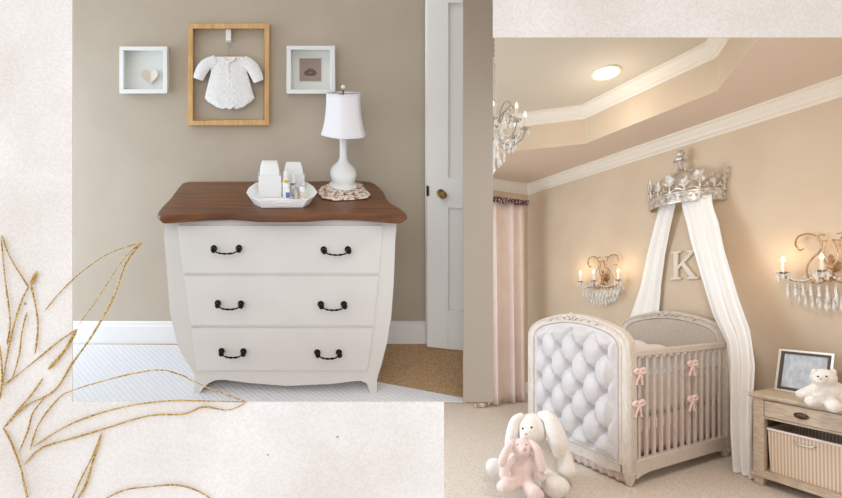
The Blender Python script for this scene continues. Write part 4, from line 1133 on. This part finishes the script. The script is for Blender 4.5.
# ---------------- chandelier
cv, cu = toR((493.5-CX)/FPX*2.8, 2.8)
zc = EYE+(HY-131)/FPX*2.8
chd = tR('chandelier', 'crystal chandelier with candle lights hanging at the opening edge', 'chandelier', (cv, cu, zc))
q = lambda r, a, z: (cv+r*math.cos(a), cu+r*math.sin(a), zc+z)
m = MB(R)
pf_ = [(0, -.2), (.012, -.19), (.03, -.16), (.014, -.13), (.02, -.11), (.045, -.07), (.03, -.03), (.014, 0), (.02, .03), (.034, .06), (.016, .10), (.014, .15), (.028, .18), (.014, .22), (.014, .28), (.024, .31), (.012, .34), (.01, .40), (.02, .43), (.008, .46), (.006, .5)]
m.lathe((cv, cu, zc), pf_, 16); m.build('column', M['lamp_white'], chd)
m = MB(R)
for k_ in range(14): m.tube([(cv, cu, zc+.49+k_*.018), (cv, cu, zc+.506+k_*.018)], .005 if k_ % 2 else .008, 6)
m.build('chain', M['chrome'], chd)
for k_ in range(8):
    a = 2*PI*k_/8+.12
    m = MB(R)
    m.tube(spline([q(r, a, z) for r, z in ((.02, -.04), (.07, -.09), (.14, -.10), (.19, -.06), (.205, -.01))], 6), .005, 7)
    m.tube(spline([q(r, a, z) for r, z in ((.02, .02), (.05, .06), (.07, .12), (.11, .155), (.15, .13), (.15, .09), (.12, .08), (.11, .10))], 6), .0045, 7)
    m.lathe(q(.205, a, -.012), [(0, 0), (.01, .002), (.032, .012), (.034, .016), (0, .012)], 14)
    ar = m.build('arm', M['chrome'], chd)
    m = MB(R); m.lathe(q(.205, a, -.002), [(.0095, 0), (.0095, .075), (0, .076)], 10); m.build('candle', M['candle'], ar)
    m = MB(R); m.lathe(q(.205, a, .074), [(0, 0), (.009, .006), (.011, .016), (.006, .03), (0, .044)], 10); m.build('bulb', M['candle_bulb'], ar)
    for j in range(4):
        an = 2*PI*j/4; c = q(.205, a, -.004); drop(ar, (c[0]+.03*math.cos(an), c[1]+.03*math.sin(an), c[2]), .04, .007)
    drop(chd, q(.10, a, -.10), .06, .009); drop(chd, q(.155, a+.39, -.06), .055, .009); drop(chd, q(.075, a+.39, -.15), .06, .009)
    drop(chd, q(.05, a, -.17), .07, .010); drop(chd, q(.13, a+.2, -.09), .06, .010); drop(chd, q(.18, a+.3, -.03), .05, .009); drop(chd, q(.10, a+.2, .06), .05, .008); drop(chd, q(.13, a, .07), .045, .008)
    m = MB(R)
    for j in range(7):
        f_ = j/6; m.ball(q(.05+.12*f_, a, .03-.10*math.sin(PI*f_*.8)), .007, None, 6, 4)
    m.tube([q(.05+.12*j/12, a, .03-.10*math.sin(PI*j/12*.8)) for j in range(13)], .0025, 5)
    m.build('bead_swag', M['crystal'], chd, smooth=10)
drop(chd, q(.0, 0, -.2), .09, .016)

# ================================================================== light
w = bpy.data.worlds.new('world'); S.world = w; w.use_nodes = True
w.node_tree.nodes['Background'].inputs[0].default_value = (.985, .99, 1, 1); w.node_tree.nodes['Background'].inputs[1].default_value = 1.1
def area(name, loc, target, sx, sy, power, col):
    l = bpy.data.lights.new(name, 'AREA'); l.shape = 'RECTANGLE'; l.size = sx; l.size_y = sy; l.energy = power; l.color = col
    o = bpy.data.objects.new(name, l); COL.objects.link(o); o.location = loc
    o.rotation_euler = (Vector(target)-Vector(loc)).to_track_quat('-Z', 'Y').to_euler(); return o
area('window_daylight_left', (-2.45, 1.74, 1.7), (0, 1.9, 1.3), .7, 1.8, 17, (.64, .82, 1))
area('nursery_side_fill', R((-.2, 3.4, 1.4)), R((3.0, 2.4, .3)), 1.2, 1.9, 66, (.66, .83, 1))  # added cool fill from the room's open left side, no window built there
area('nursery_overhead_fill', (1.05, 1.7, 2.35), (1.6, 2.7, 0), .4, .4, 15.5, (1, .97, .94))  # added unseen fill light hidden above the sheet opening, no fixture here
def point(name, loc, e, col, r=.03):
    l = bpy.data.lights.new(name, 'POINT'); l.energy = e; l.color = col; l.shadow_soft_size = r
    o = bpy.data.objects.new(name, l); COL.objects.link(o); o.location = loc
for (u_, z_) in ((3.0, 1.43), (1.225, 1.44)):
    for s_ in (-.24, .24): point('sconce_bulb_light', R((V0-.16, u_+s_, z_+.09)), .8, (1, .75, .48))
point('downlight_lamp', R((dv, du, HT-.3)), 2.5, (1, .9, .75), .08)
